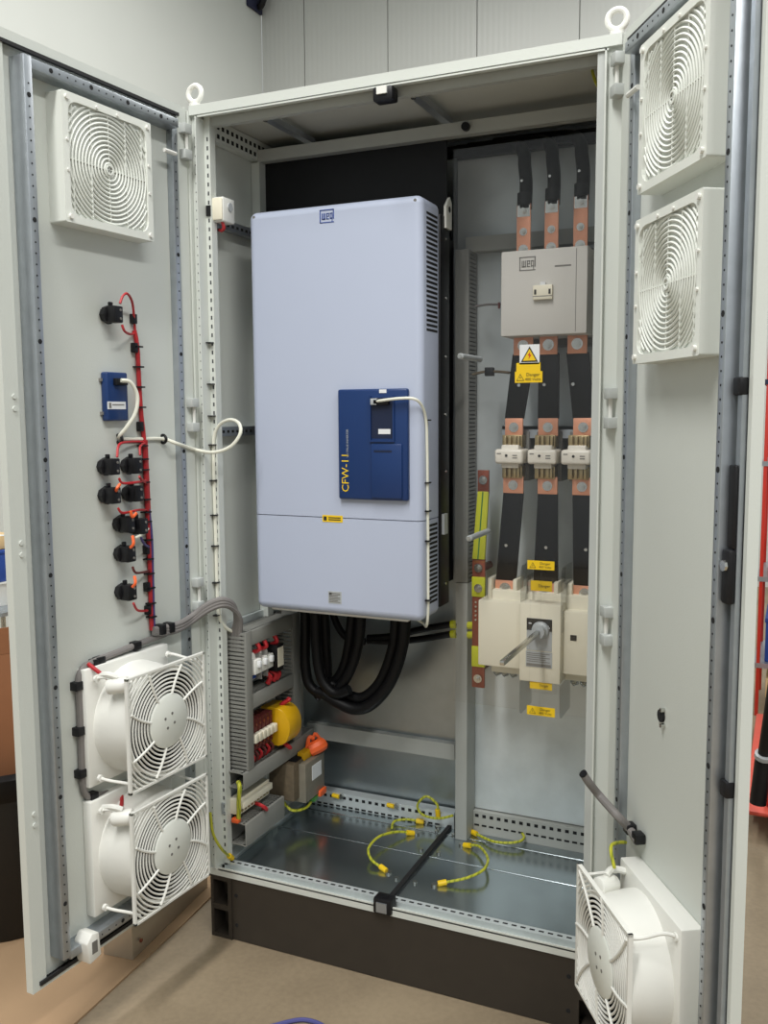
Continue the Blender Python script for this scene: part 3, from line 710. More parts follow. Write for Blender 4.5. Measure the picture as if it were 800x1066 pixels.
for i in range(3):
    a, b = top[i]; z0 = 1.768
    o = thing('link_busbar', '%s black insulated bar from contactor down to its fuse' % order[i], 'busbar', (X((a+b)/2, 400), TY, 1.57), group='black bars between contactor and fuses')
    part('copper_tab', MB().box(X(a, 360), X(b, 360), TY, TY+.008, z0, 1.83), 'copper', o, .001)
    c, d = f_top[i]
    part('insulated_bar', strip((X(a, 370)-.004, X(b, 370)+.004, z0+.004), (X(c, 437)-.002, X(d, 437)+.002, 1.586), TY+.002), 'rubber', o, .002)
    part('copper_tab', MB().box(X(c, 445), X(d, 445), TY, TY+.008, 1.538, 1.588), 'copper', o, .001)
    mb = MB(); hexbolt(mb, (X((a+b)/2, 360), TY, 1.795), (0, -1, 0), .0095, .006); part('bolt', mb, 'steel', o)
    mb = MB(); hexbolt(mb, (X((c+d)/2, 445), TY, 1.562), (0, -1, 0), .0085, .006); part('bolt', mb, 'steel', o)
    mb = MB().cyl((X((a+b)/2-4, 402), TY, 1.683), (X((a+b)/2-4, 402), TY-.006, 1.683), .005, 8); part('bar_screw', mb, 'steel', o)
    # fuse
    xc = X((534, 568, 603)[i], 475)
    fo = thing('fuse', '%s white ceramic blade fuse in its holder under the clear cover' % order[i], 'fuse', (xc, .50, 1.40), group='three ceramic fuses in a row')
    part('ceramic_body', MB().box(xc-.042, xc+.042, TY-.045, TY+.03, 1.458, 1.500), 'ceramic', fo, .008, 3)
    part('neck', MB().box(xc-.026, xc+.026, TY-.03, TY+.03, 1.445, 1.512), 'ceramic', fo, .004)
    for z0_, z1_ in ((1.505, 1.540), (1.414, 1.450)):
        h = part('clip_holder', MB().box(xc-.030, xc+.030, TY-.006, TY+.035, z0_, z1_), 'brass', fo, .002)
        mb = MB()
        for dx in (-.018, -.004, .012, .022): mb.box(xc+dx-.004, xc+dx+.004, TY-.02, TY+.01, z0_+.004, z1_-.003)
        part('contact_spring', mb, 'brass', h, .001)
    part('indicator', MB().cyl((xc-.006, TY-.0445, 1.482), (xc-.006, TY-.0465, 1.482), .004, 10), 'ink', fo)
    part('print', MB().box(xc+.012, xc+.026, TY-.0458, TY-.044, 1.474, 1.477).box(xc+.012, xc+.026, TY-.0458, TY-.044, 1.481, 1.484).box(xc-.034, xc-.022, TY-.0458, TY-.044, 1.486, 1.489), 'ink_soft', fo)
    part('holder_base', MB().box(xc-.035, xc+.040, TY+.035, .561, 1.405, 1.550), 'contactor_dark', fo, .003)
    # lower bar
    a, b = f_bot[i]; c, d = sw_top[i]
    o = thing('outgoing_busbar', '%s black insulated bar from its fuse down to the main switch' % order[i], 'busbar', (X((a+b)/2, 550), TY, 1.1), group='black bars between fuses and main switch')
    part('copper_tab', MB().box(X(a, 505), X(b, 505), TY, TY+.008, 1.370, 1.420), 'copper', o, .001)
    zt_ = 1.110
    part('insulated_bar', strip((X(a, 513), X(b, 513), 1.374), (X(c, 605), X(d, 605), zt_-.006), TY+.002), 'rubber', o, .002)
    part('copper_tab', MB().box(X(c, 612), X(d, 612), TY-.002, TY+.006, 1.055, zt_), 'copper', o, .001)
    mb = MB(); hexbolt(mb, (X((a+b)/2, 505), TY, 1.394), (0, -1, 0), .0085, .006); part('bolt', mb, 'steel', o)
    mb = MB(); hexbolt(mb, (X((c+d)/2, 612), TY-.002, 1.087), (0, -1, 0), .010, .006); part('bolt', mb, 'steel', o)
    mb = MB().cyl((X((c+d)/2+1, 564), TY+.003, 1.215), (X((c+d)/2+1, 564), TY-.004, 1.215), .005, 8); part('bar_screw', mb, 'steel', o)
# clear support angle behind the fuses
o = solo('fuse_support_bar', MB().box(.80, 1.15, .40, .44, 1.555, 1.565).box(.80, 1.15, .40, .41, 1.53, 1.565), 'zinc', 'thin steel bar running behind the three fuses', 'bar', (.97, .42, 1.53))
# main switch
SY = .30
sx0, sx1 = P(498, 650, 1, SY).x, 1.128
xm0, xm1 = P(541, 660, 1, SY-.03).x, P(584, 660, 1, SY-.03).x
sw = thing('main_switch', 'cream three-pole main switch with a steel shaft in the lower right bay', 'switch', ((sx0+sx1)/2, .55, .85))
part('left_pole', MB().box(sx0, xm0+.02, SY, .42, .862, 1.058), 'cream', sw, .004)
part('right_pole', MB().box(xm1-.02, sx1, SY, .42, .862, 1.045), 'cream', sw, .004)
part('pole_base', MB().box(sx0+.03, sx1-.01, SY+.035, .50, .835, 1.085), 'cream', sw, .004)
part('mounting_block', MB().box(sx0+.06, sx1-.06, .50, .561, .86, 1.06), 'contactor_dark', sw)
mech = part('mechanism_box', MB().box(xm0, xm1, SY-.03, .40, .838, 1.066), 'cream', sw, .004)
a, b = P(549, 643, 1, SY-.03), P(575, 662, 1, SY-.03)
part('face_plate', MB().box(a.x, b.x, SY-.032, SY-.029, P(549, 676, 1, SY-.03).z, a.z), 'label_silver', mech)
part('black_field', MB().box(a.x, b.x, SY-.033, SY-.031, b.z+.012, a.z), 'ink', mech)
part('position_marks', MB().box(a.x+.006, a.x+.014, SY-.0336, SY-.0325, a.z-.016, a.z-.013).box(b.x-.016, b.x-.006, SY-.0336, SY-.0325, a.z-.026, a.z-.023).box(b.x-.013, b.x-.009, SY-.0336, SY-.0325, a.z-.03, a.z-.018), 'label', mech)
c, d = P(548, 677, 1, SY-.03), P(575, 696, 1, SY-.03)
part('data_plate', MB().box(c.x, d.x, SY-.032, SY-.029, d.z, c.z), 'label_silver', mech)
mb = MB()
for k, z in enumerate(seats(5, d.z+.016, c.z-.006)): mb.box(c.x+.003, d.x-.006-.012*(k % 2), SY-.0326, SY-.0315, z-.0012, z+.0012)
mb.box(c.x+.002, d.x-.003, SY-.0326, SY-.0315, d.z+.002, d.z+.010); part('data_print', mb, 'ink_soft', mech)
kc_ = P(562, 657, 1, SY-.045)
part('knob', MB().lathe((kc_.x, SY-.03, kc_.z), (0, -1, 0), [(.026, 0), (.024, .012), (.019, .016), (.018, .034), (.0, .034)], 28), 'label_silver', sw, smooth=True)
part('shaft', MB().box(kc_.x-.006, kc_.x+.006, -.11, SY-.03, kc_.z-.006, kc_.z+.006), 'steel', sw, .001)
part('shaft_pin', MB().cyl((kc_.x-.012, SY-.055, kc_.z), (kc_.x+.012, SY-.055, kc_.z), .003, 8), 'steel', sw)
part('pole_window', MB().box(1.035, 1.053, SY-.001, SY+.001, .962, .978), 'ink', sw)
for i, u in enumerate((525, 567, 609)):
    x = X(u, 615); tl = part('terminal_shroud', MB().box(x-.045, x-.032, TY-.02, TY+.06, 1.055, 1.118).box(x+.032, x+.045, TY-.02, TY+.06, 1.055, 1.118).box(x-.045, x+.045, TY+.01, TY+.06, 1.045, 1.075), 'cream', sw, .003)
mb = MB()
for u in (516, 524, 533, 597, 607, 618): 
    p = P(u, 701 if u < 560 else 711, 1, SY+.03); hexbolt(mb, (p.x, SY+.05, .832 if u < 560 else .828), (0, -.8, -.6), .0075, .006)
for u in (556, 563, 571): hexbolt(mb, (P(u, 706, 1, SY+.03).x, SY+.05, .828), (0, -.8, -.6), .0075, .006)
part('lower_terminal_bolts', mb, 'steel', sw)
mb = MB()
for u, v in ((521, 629), (606, 638), (607, 701)): p = P(u, v, 1, SY+.02); mb.cyl((p.x, SY+.034, p.z), (p.x, SY+.03, p.z), .004, 8)
part('case_screw', mb, 'ink_soft', sw)
# clear phase barriers beside the middle pole
for i, u in enumerate((545, 587)):
    x = X(u, 600, .30)
    prof = [(.28, .985), (.28, 1.150), (.285, 1.163), (.297, 1.17), (.40, 1.17), (.40, .985)]
    solo('phase_barrier', MB().prism(prof, 'x', x-.002, x+.002), 'clear_grey', ('left' if i == 0 else 'right')+' clear phase barrier standing above the middle switch pole', 'barrier', (x, .34, .985), group='clear barriers of the main switch')
    prof = [(.28, .832), (.28, .745), (.29, .735), (.40, .735), (.40, .832)]
    solo('phase_barrier', MB().prism(prof, 'x', x-.002, x+.002), 'clear_grey', ('left' if i == 0 else 'right')+' clear phase barrier hanging below the middle switch pole', 'barrier', (x, .34, .735), group='clear barriers of the main switch')
# earth bar
EY = .45
ex = (P(492, 600, 1, EY).x+P(505, 600, 1, EY).x)/2; hw = .0205
eb = thing('earth_bar', 'copper earth bar with yellow-green sleeves beside the main switch', 'busbar', (ex, EY, .745))
part('bar', MB().box(ex-hw, ex+hw, EY, EY+.008, .745, 1.165), 'copper_dull', eb, .001)
part('upper_strap', strip((ex-.004, ex+.032, 1.365), (ex-hw, ex+hw, 1.153), EY-.004, .012), 'earth_yellow', eb, .003)
part('strap_groove', strip((ex+.012, ex+.016, 1.364), (ex-.003, ex+.001, 1.154), EY-.0046, .002), 'earth_green', eb)
part('strap_tab', MB().box(ex-.004, ex+.032, EY-.002, EY+.006, 1.36, 1.43), 'copper_dull', eb, .001)
for z0, z1 in ((1.035, 1.098), (.812, .878)): part('sleeve', MB().box(ex-hw-.001, ex+hw+.001, EY-.003, EY+.01, z0, z1), 'earth_yellow', eb, .002)
for x, z in ((ex+.014, 1.40), (ex, 1.127), (ex, 1.063), (ex, .775)):
    mb = MB(); hexbolt(mb, (x, EY-.003, z), (0, -1, 0), .008, .007); part('bolt', mb, 'steel', eb)
mb = MB()
for k in range(5):
    for dx in (-.008, .010): mb.cyl((ex+dx, EY, 1.018-k*.014), (ex+dx, EY-.003, 1.018-k*.014), .0035, 8)
part('screw_rows', mb, 'steel', eb)
part('standoff', MB().cyl((ex, EY+.008, 1.12), (ex, .562, 1.12), .012, 12).cyl((ex, EY+.008, .80), (ex, .562, .80), .012, 12), 'darkred', eb)
# clear cover in two sheets with stickers and standoffs
VYC = .198
x0, x1 = P(472, 400, 1, VYC).x, 1.165
def sticker(par, u0, v0, u1, v1, y, txt=True):
    a, b = P(u0, v0, 1, y), P(u1, v1, 1, y); wd, h = b.x-a.x, a.z-b.z
    s = part('warning_sticker', MB().box(a.x, b.x, y-.001, y, b.z, a.z), 'yellow', par)
    return a, b, wd, h, s
cov = thing('clear_cover', 'clear plastic cover sheet in front of the contactor and fuses', 'cover', ((x0+x1)/2, VYC, 1.19))
part('sheet', MB().box(x0, x1, VYC, VYC+.004, 1.190, 2.315), 'clear', cov)
def standoff(u, v, par, name='standoff'):
    p = P(u, v, 1, VYC); part(name, MB().cyl((p.x, VYC-.012, p.z), (p.x, .36, p.z), .0085, 12), 'label_silver', par, smooth=True)
    part('standoff_screw', MB().cyl((p.x, VYC-.012, p.z), (p.x, VYC-.018, p.z), .006, 8), 'steel', par)
standoff(481, 371, cov); standoff(490, 560, cov)
a, b, wd, h, s_ = sticker(cov, 538, 378, 563, 387, VYC); 
a, b, wd, h, s_ = sticker(cov, 536.5, 387, 565, 398, VYC-.0012)
part('sticker_print', face_front(text_mb('Danger', h*.42), (a.x+wd*.66, VYC-.0030, a.z-h*.30)).add(face_front(text_mb('400 Volts', h*.38), (a.x+wd*.66, VYC-.0030, a.z-h*.72))), 'ink', cov)
def triangle(par, cx, cz, s, y, bolt=True):
    part('triangle_border', MB().prism([(cx-s, cz-s*.85), (cx+s, cz-s*.85), (cx, cz+s*.9)], 'y', y-.0004, y), 'ink', par)
    part('triangle_field', MB().prism([(cx-s*.78, cz-s*.70), (cx+s*.78, cz-s*.70), (cx, cz+s*.62)], 'y', y-.0008, y-.0003), 'yellow', par)
    part('lightning_mark', MB().prism([(cx+s*.10, cz+s*.30), (cx-s*.22, cz-s*.12), (cx-s*.02, cz-s*.10), (cx-s*.10, cz-s*.55), (cx+s*.24, cz-s*.02), (cx+s*.03, cz-s*.04)], 'y', y-.0012, y-.0007), 'ink_red' if bolt else 'ink', par)
triangle(cov, a.x+wd*.20, a.z-h*.52, h*.36, VYC-.0024, False)
a, b = P(541.5, 359, 1, VYC), P(562, 379, 1, VYC)
part('hazard_sign', MB().box(a.x, b.x, VYC-.001, VYC, b.z, a.z), 'label', cov)
triangle(cov, (a.x+b.x)/2, (a.z+b.z)/2, (b.x-a.x)*.43, VYC-.0014)
cov2 = thing('clear_cover', 'lower clear plastic sheet in front of the main switch', 'cover', ((x0+x1)/2, VYC+.01, .78))
hx = kc_.x
part('sheet', MB().box(x0, hx-.015, VYC+.006, VYC+.010, .775, 1.186).box(hx+.015, x1, VYC+.006, VYC+.010, .775, 1.186).box(hx-.015, hx+.015, VYC+.006, VYC+.010, kc_.z+.015, 1.186).box(hx-.015, hx+.015, VYC+.006, VYC+.010, .775, kc_.z-.015), 'clear', cov2)
for u0, v0, u1, v1, pr in ((549.5, 583, 577.5, 594, cov), (549, 734, 578, 747, cov2)):
    y = VYC if pr is cov else VYC+.006
    a, b, wd, h, s_ = sticker(pr, u0, v0, u1, v1, y)
    part('sticker_print', face_front(text_mb('Danger', h*.40), (a.x+wd*.66, y-.0015, a.z-h*.30)).add(face_front(text_mb('400 Volts', h*.36), (a.x+wd*.66, y-.0015, a.z-h*.70))), 'ink', pr)
    triangle(pr, a.x+wd*.20, a.z-h*.52, h*.36, y-.0012, False)
# repeat stickers on clear strips set behind the sheets
for (u0, v0, u1, v1, lab) in ((553, 604, 575, 616, 'yellow sticker on the clear strip just above the middle switch terminal'), (552, 708, 575, 719, 'yellow sticker on the clear strip just below the main switch')):
    y = .275; a, b = P(u0, v0, 1, y), P(u1, v1, 1, y)
    st2 = thing('sticker_strip', lab, 'guard', ((a.x+b.x)/2, y, b.z), group='stickered clear strips')
    part('clear_strip', MB().box(a.x-.012, b.x+.012, y, y+.003, b.z-.01, a.z+.012).box(a.x-.012, a.x-.009, y, .37, b.z-.01, a.z+.012), 'clear', st2)
    part('warning_sticker', MB().box(a.x, b.x, y-.001, y, b.z, a.z), 'yellow', st2)
    part('sticker_print', face_front(text_mb('Danger', (a.z-b.z)*.40), (a.x+(b.x-a.x)*.64, y-.0015, (a.z+b.z)/2)), 'ink', st2)
# slotted duct standing on the divider post
def duct(name_label, x0, x1, y0, y1, z0, z1, axis, open_face, group, walls, closed_end=False):
    """slotted trunking: axis of length, the lid's side, and the two walls cut into fingers"""
    o = thing('wire_duct', name_label, 'duct', ((x0+x1)/2, (y0+y1)/2, z0), group=group); t = .003
    if open_face == '+x': part('lid', MB().box(x1-t, x1, y0-.001, y1+.001, z0, z1), 'duct', o, .001); part('channel_back', MB().box(x0, x0+t, y0, y1, z0, z1), 'duct', o)
    else: part('lid', MB().box(x0-.001, x1+.001, y0, y0+t, z0, z1), 'duct', o, .001); part('channel_back', MB().box(x0, x1, y1-t, y1, z0, z1), 'duct', o)
    for wl in walls:
        mb = MB(); pitch, fing = .0125, .0082
        if axis == 'z': L0, L1 = z0, z1
        else: L0, L1 = y0, y1
        n = int((L1-L0)/pitch)
        for i in range(n):
            s = L0+(i+.5)*(L1-L0)/n
            if wl == 'y0': mb.box(x0+.008, x1-.008, y0, y0+t, s-fing/2, s+fing/2)
            if wl == 'y1': mb.box(x0+.008, x1-.008, y1-t, y1, s-fing/2, s+fing/2)
            if wl == 'x1': mb.box(x1-t, x1, y0+.014, y1-.014, s-fing/2, s+fing/2)
            if wl == 'x0': mb.box(x0, x0+t, y0+.014, y1-.014, s-fing/2, s+fing/2)
            if wl == 'z0': mb.box(x0+.008, x1-.008, s-fing/2, s+fing/2, z0, z0+t)
            if wl == 'z1': mb.box(x0+.008, x1-.008, s-fing/2, s+fing/2, z1-t, z1)
        if wl in ('y0', 'y1'):
            ya, yb = (y0, y0+t) if wl == 'y0' else (y1-t, y1); mb.box(x0, x0+.008, ya, yb, z0, z1).box(x1-.008, x1-t, ya, yb, z0, z1)
        if wl in ('x0', 'x1'):
            xa, xb = (x0, x0+t) if wl == 'x0' else (x1-t, x1); mb.box(xa, xb, y0+t, y0+.014, z0, z1).box(xa, xb, y1-.014, y1, z0, z1)
        if wl in ('z0', 'z1'):
            za, zb = (z0, z0+t) if wl == 'z0' else (z1-t, z1); mb.box(x0, x0+.014, y0, y1, za, zb).box(x1-.014, x1-t, y0, y1, za, zb)
        part('slotted_wall', mb, 'duct', o)
    return o
duct('upright slotted grey wire duct between the drive and the contactor', .626, .668, .475, .56, 1.072, 2.10, 'z', '-y', 'slotted grey wire ducts', ('x0', 'x1'))
# small brown lead with black clips at the contactor's left
o = thing('control_lead', 'thin brown lead clipped between the upright duct and the black bars', 'wire', (.72, .40, 1.70))
a, b = P(492, 390, 1, .45), P(531, 388, 1, .40)
part('lead', MB().tube([a, P(505, 387, 1, .44), P(520, 387, 1, .42), b], .0042, 6, 5), 'brown_coil', o, smooth=True)
c = P(510, 387, 1, .43); part('clip', MB().cbox(c, .026, .02, .026), 'black', o, .002)
o = thing('coil_lead', 'short thin lead plugged into the left side of the contactor', 'wire', (.78, .42, 1.90))
a, b = P(495, 319, 1, .46), P(521, 317, 1, .42)
part('lead', MB().tube([a, P(508, 317, 1, .44), b], .0035, 6, 5), 'grey_cable', o, smooth=True)
part('ferrule', MB().cbox(P(520, 318, 1, .42), .006, .006, .018), 'darkred', o)

# ================================================================== left side wall: trunking and control gear
solo('component_plate', MB().box(.007, .0195, .035, .53, .262, .965), 'galv', 'galvanised carrier plate behind the wire ducts on the left wall', 'plate', (.018, .28, .262))
GD = 'slotted grey wire ducts'
duct('front upright grey wire duct nearest the left door', 0.0205, .100, .074, .106, .515, .948, 'z', '+x', GD, ('y0', 'y1'))
duct('rear upright grey wire duct beside the black power cables', .027, .098, .362, .410, .515, .945, 'z', '+x', GD, ('y0', 'y1'))
duct('top horizontal grey wire duct above the circuit breakers', .027, .098, .107, .361, .900, .945, 'y', '+x', GD, ('z0', 'z1'))
duct('middle horizontal grey wire duct between breakers and yellow relay', .027, .098, .107, .361, .700, .745, 'y', '+x', GD, ('z0', 'z1'))
duct('long horizontal grey wire duct under the yellow relay', .027, .098, .050, .500, .462, .513, 'y', '+x', GD, ('z0', 'z1'))
duct('lowest grey wire duct lying just above the cabinet floor', .027, .098, .055, .287, .278, .350, 'y', '+x', GD, ('z0', 'z1'))
# din rails
for z, y0, y1 in ((.822, .105, .358), (.605, .105, .358), (.40, .03, .25)):
    solo('din_rail', MB().box(.027, .034, y0, y1, z-.0175, z+.0175).box(.034, .037, y0, y1, z+.0125, z+.0175).box(.034, .037, y0, y1, z-.0175, z-.0125), 'zinc',
         {.822: 'steel mounting rail holding the white circuit breakers', .605: 'steel mounting rail holding the dark terminals', .40: 'steel mounting rail holding the cream terminal strip'}[z], 'rail', (.03, (y0+y1)/2, z), group='mounting rails on the left wall')
# circuit breaker
o = thing('circuit_breaker', 'white circuit breaker with a blue stripe in the upper duct bay', 'breaker', (.04, .17, .77))
part('body', MB().box(.037, .082, .118, .226, .782, .868), 'white', o, .003); nose = part('nose', MB().box(.080, .104, .118, .226, .805, .850), 'white', o, .003)
part('blue_stripe', MB().box(.0815, .0836, .118, .226, .786, .797), 'crate_blue', o)
for y in (.136, .172, .208): part('toggle', MB().box(.100, .114, y-.006, y+.006, .826, .846), 'label', nose, .002)
for y in (.154, .19): part('module_gap', MB().box(.037, .1045, y-.0006, y+.0006, .783, .867), 'ink_soft', o)
o = thing('control_relay', 'black relay with a white label beside the circuit breaker', 'relay', (.04, .26, .77))
part('body', MB().box(.037, .112, .236, .276, .785, .870), 'black', o, .003); part('label_plate', MB().box(.1115, .1135, .239, .273, .800, .862), 'cream', o)
k = 0
for (y, z0, z1, par) in ((.15, .868, .898, 0), (.19, .868, .898, 0), (.255, .868, .898, 0), (.245, .785, .752, 0), (.265, .785, .752, 0), (.21, .785, .752, 0)):
    o = thing('red_lead', ['red lead dropping into the breaker nearest the front duct', 'second red lead above the breaker', 'red lead above the black relay', 'left red lead below the black relay', 'right red lead below the black relay', 'red lead below the rear end of the breaker'][k], 'wire', (.07, y, min(z0, z1)), group='red leads of the upper duct bay'); k += 1
    part('lead', MB().tube([(.078, y, z0), (.098, y+.004, (z0*2+z1)/3), (.09, y, z1)], .007 if z1 > z0 else .008, 7, 4), 'red', o, smooth=True)
# terminals with yellow relay base
for i, y in enumerate(seats(6, .122, .235)):
    o = thing('terminal_block', 'dark red-brown terminal block, %s from the front duct' % ('first', 'second', 'third', 'fourth', 'fifth', 'sixth')[i], 'terminal', (.04, y, .56), group='dark terminals in the middle duct bay')
    part('body', MB().box(.037, .085, y-.009, y+.009, .556, .655), 'darkred', o, .002)
    part('marker', MB().box(.085, .104, y-.0085, y+.0085, .588, .614), 'cream', o, .001)
    part('screw', MB().cyl((.085, y, .637), (.088, y, .637), .005, 8).cyl((.085, y, .572), (.088, y, .572), .005, 8), 'copper_dull', o)
    part('lead', MB().tube([(.07, y, .557), (.088, y+.003, .538), (.075, y, .516)], .005, 6, 4), 'red' if i % 2 == 0 else 'darkred', o, smooth=True)
o = thing('safety_relay', 'yellow round-fronted device at the end of the dark terminals', 'relay', (.05, .31, .53))
prof = [(.268+.0, .60)]
pf_ = [(.037, .535), (.10, .535)]+[(.10+.045*math.sin(R(t)), .597-.062*math.cos(R(t))) for t in seats(11, 0, 180)]+[(.10, .659), (.037, .659)]
part('body', MB().prism([(x, z) for x, z in pf_], 'y', .250, .330), 'yellow_plastic', o, .003)
part('edge_cap', MB().box(.06, .11, .330, .336, .56, .64), 'orange', o, .002)
for z, dz in ((.659, .03), (.535, -.03)):
    part('lead', MB().tube([(.09, .29, z), (.118, .295, z+dz*.6), (.112, .30, z+dz*.65)], .007, 7, 4), 'red', o, smooth=True)
# cream terminal strip and earth lead
o = thing('terminal_strip', 'cream terminal strip above the lowest wire duct', 'terminal', (.05, .13, .37))
part('body', MB().box(.037, .074, .055, .235, .375, .425), 'cream', o, .003)
part('ridge', MB().box(.074, .088, .06, .232, .396, .418), 'cream', o, .003)
for y in seats(9, .07, .22): part('screw', MB().cyl((.074, y, .386), (.077, y, .386), .0045, 8), 'brass', o)
part('red_loop', MB().tube([(.07, .15, .378), (.10, .15, .372), (.105, .165, .355), (.085, .175, .352)], .006, 7, 5), 'red', o, smooth=True)
part('orange_plug', MB().box(.05, .075, .045, .065, .352, .366), 'orange', o, .003)
solo('earth_lead', MB().tube([(.075, .052, .485), (.088, .04, .47), (.080, .045, .43), (.075, .052, .39), (.07, .056, .365)], .007, 8, 6), 'earth_wire', 'thick yellow-green lead from the long duct to the terminal strip', 'wire', (.08, .05, .365), smooth=True)
# transformer
o = thing('transformer', 'brown control transformer with orange terminals low on the left wall', 'transformer', (.07, .385, .30))
part('coil', MB().box(.028, .125, .305, .40, .325, .453), 'brown_coil', o, .006)
part('core', MB().box(.028, .150, .34, .475, .312, .445), 'core', o, .003)
part('label_plate', MB().box(.1495, .1515, .385, .45, .375, .425), 'label', o)
part('top_frame', MB().box(.028, .12, .33, .42, .453, .460), 'black', o, .002)
part('terminal_row', MB().box(.102, .130, .37, .465, .445, .472), 'yellow_plastic', o, .003)
part('orange_cap', MB().tube([(.12, .43, .462), (.145, .445, .475), (.15, .46, .48)], .024, 10, 4), 'orange', o, smooth=True)
part('orange_wires', MB().tube([(.112, .42, .465), (.116, .43, .505), (.128, .44, .50)], .007, 7, 4).tube([(.115, .45, .465), (.122, .46, .51), (.14, .465, .49)], .006, 7, 4), 'orange', o, smooth=True)
part('lower_tag', MB().box(.12, .158, .43, .475, .300, .322), 'orange', o, .003)
part('green_tag', MB().box(.115, .150, .40, .43, .292, .310), 'earth_green', o, .003)
part('bottom_lead', MB().tube([(.06, .33, .32), (.10, .33, .285), (.13, .38, .28), (.13, .43, .30)], .005, 7, 5), 'earth_wire', o, smooth=True)
part('foot', MB().box(.027, .05, .315, .335, .262, .335), 'zinc', o); part('foot', MB().box(.027, .05, .45, .47, .262, .335), 'zinc', o)
# thermostat on the upper side rail
t0, t1 = P(222, 204, 0, .05), P(241, 232, 0, .05)
o = thing('thermostat', 'small white thermostat clipped to a rail high on the left wall', 'thermostat', (.04, .085, 2.15))
part('body', MB().box(.036, .075, .045, .105, 2.156, 2.225), 'white', o, .004); part('cream_side', MB().box(.038, .073, .040, .046, 2.160, 2.222), 'cream', o, .003)
part('dial', MB().cyl((.075, .078, 2.20), (.079, .078, 2.20), .012, 16), 'label_silver', o)
part('clip', MB().box(.026, .04, .03, .045, 2.17, 2.20), 'black', o)
part('red_lead', MB().tube([(.06, .06, 2.158), (.064, .062, 2.14), (.05, .07, 2.135), (.035, .08, 2.14)], .005, 7, 5), 'red', o, smooth=True)
part('bracket', MB().box(.026, .04, .045, .12, 2.176, 2.206), 'zinc', o)

# ================================================================== power cables under the drive
def pcable(lab, uv, y, r=.017, grp='thick black power cables under the drive'):
    pts = []
    for q in uv:
        yy = q[2] if len(q) > 2 else y; pts.append(P(q[0], q[1], 1, yy))
    b = pts[len(pts)//2]
    return solo('power_cable', MB().tube(pts, r, 12, 6), 'rubber', lab, 'cable', b, group=grp, smooth=True)
pcable('leftmost thick black power cable hanging down beside the rear duct', [(318, 632), (318, 660), (318, 690), (322, 712), (335, 722), (350, 716)], .36)
pcable('second thick black power cable from the left under the drive', [(328, 632), (329, 665), (332, 695), (338, 712), (350, 722), (364, 718)], .33)
pcable('third thick black power cable, curving towards the back plate', [(337, 632), (339, 668), (341, 698), (340, 715), (330, 725)], .40)
pcable('front black power cable sweeping in a deep curve below the drive', [(422, 640), (420, 668), (412, 698), (400, 720), (384, 735), (368, 738), (350, 730), (338, 722)], .34, .019)
pcable('inner black power cable sweeping in a deep curve below the drive', [(413, 640), (411, 668), (403, 696), (392, 716), (376, 727), (358, 722), (345, 712)], .37, .019)
pcable('short-curved black power cable in the middle under the drive', [(376, 640), (374, 665), (368, 690), (358, 710), (345, 722), (330, 720)], .35)
pcable('second short-curved black power cable in the middle under the drive', [(367, 640), (364, 668), (359, 692), (350, 708), (338, 712)], .38)
pcable('small black cable bending behind the middle power cables', [(346, 636), (352, 652), (362, 664), (380, 668)], .45, .012)
for i, (dv, lab) in enumerate(((0, 'upper black earth cable running right to the earth bar'), (10, 'lower black earth cable running right to the earth bar'))):
    o = thing('earth_cable', lab, 'cable', P(440, 655+dv, 1, .48), group='black earth cables with yellow-green ends')
    part('sheath', MB().tube([P(383, 664+dv*.3, 1, .47), P(410, 662+dv*.6, 1, .475), P(440, 655+dv, 1, .478), P(470, 650+dv, 1, .475), P(476, 650+dv, 1, .50)], .011, 10, 6), 'rubber', o, smooth=True)
    part('end_sleeve', MB().tube([P(470, 650+dv, 1, .474), P(475, 650+dv, 1, .474)], .0135, 10, 0), 'earth_yellow', o, smooth=True)
    part('tail', MB().tube([P(488, 651+dv, 1, .47), P(496, 651+dv, 1, .465)], .012, 10, 0), 'earth_yellow', o, smooth=True)

# ================================================================== earth jumpers on the cabinet floor
zf = ZB+.021
def jumper(lab, uv, zs=None, ends=(True, True)):
    pts = []
    for i, q in enumerate(uv):
        pts.append(P(q[0], q[1], 1, .505+.004*i) if zs == 'rear' else P(q[0], q[1], 1, (-.05, -.04, -.01, .045)[i]) if zs == 'front' else P(q[0], q[1], 2, zf+zs[i]))
    b = pts[0].copy(); b.z = zf
    o = thing('earth_jumper', lab, 'wire', b, group='yellow-green earth jumpers on the cabinet floor')
    part('wire', MB().tube(pts, .0043, 8, 6), 'earth_wire', o, smooth=True)
    for k, e in enumerate(ends):
        if not e: continue
        p, qn = (pts[0], pts[1]) if k == 0 else (pts[-1], pts[-2]); d = (p-qn).normalized()
        part('lug_sleeve', MB().cyl(p-d*.012, p+d*.014, .0085, 10), 'yellow', o, smooth=True)
        part('lug_ring', MB().cyl((p.x+d.x*.024, p.y+d.y*.024, zf), (p.x+d.x*.024, p.y+d.y*.024, zf+.006), .010, 12), 'steel', o)
jumper('yellow-green earth jumper making a wide C in front, left of the centre strip', [(399, 904), (387, 895), (384, 883), (395, 871), (413, 866), (427, 867)], [.008, .02, .03, .03, .02, .008])
jumper('short yellow-green earth jumper left of the strip, behind the wide C', [(437, 855), (424, 853), (411, 855), (408, 862)], [.008, .014, .01, .006], (True, False))
jumper('yellow-green earth jumper standing up in a loop against the rear rail', [(472, 849), (456, 852), (440, 848), (435, 838), (444, 829), (455, 837), (456, 846)], 'rear', (False, True))
jumper('yellow-green earth jumper right of the centre post in a flat loop', [(494, 867), (514, 876), (536, 877), (546, 872), (540, 863)], [.01, .015, .02, .025, .03], (True, False))
jumper('yellow-green earth jumper making a wide D in front, right of the centre strip', [(487, 880), (499, 881), (508, 893), (504, 905), (486, 914), (461, 919)], [.008, .02, .03, .03, .02, .008])
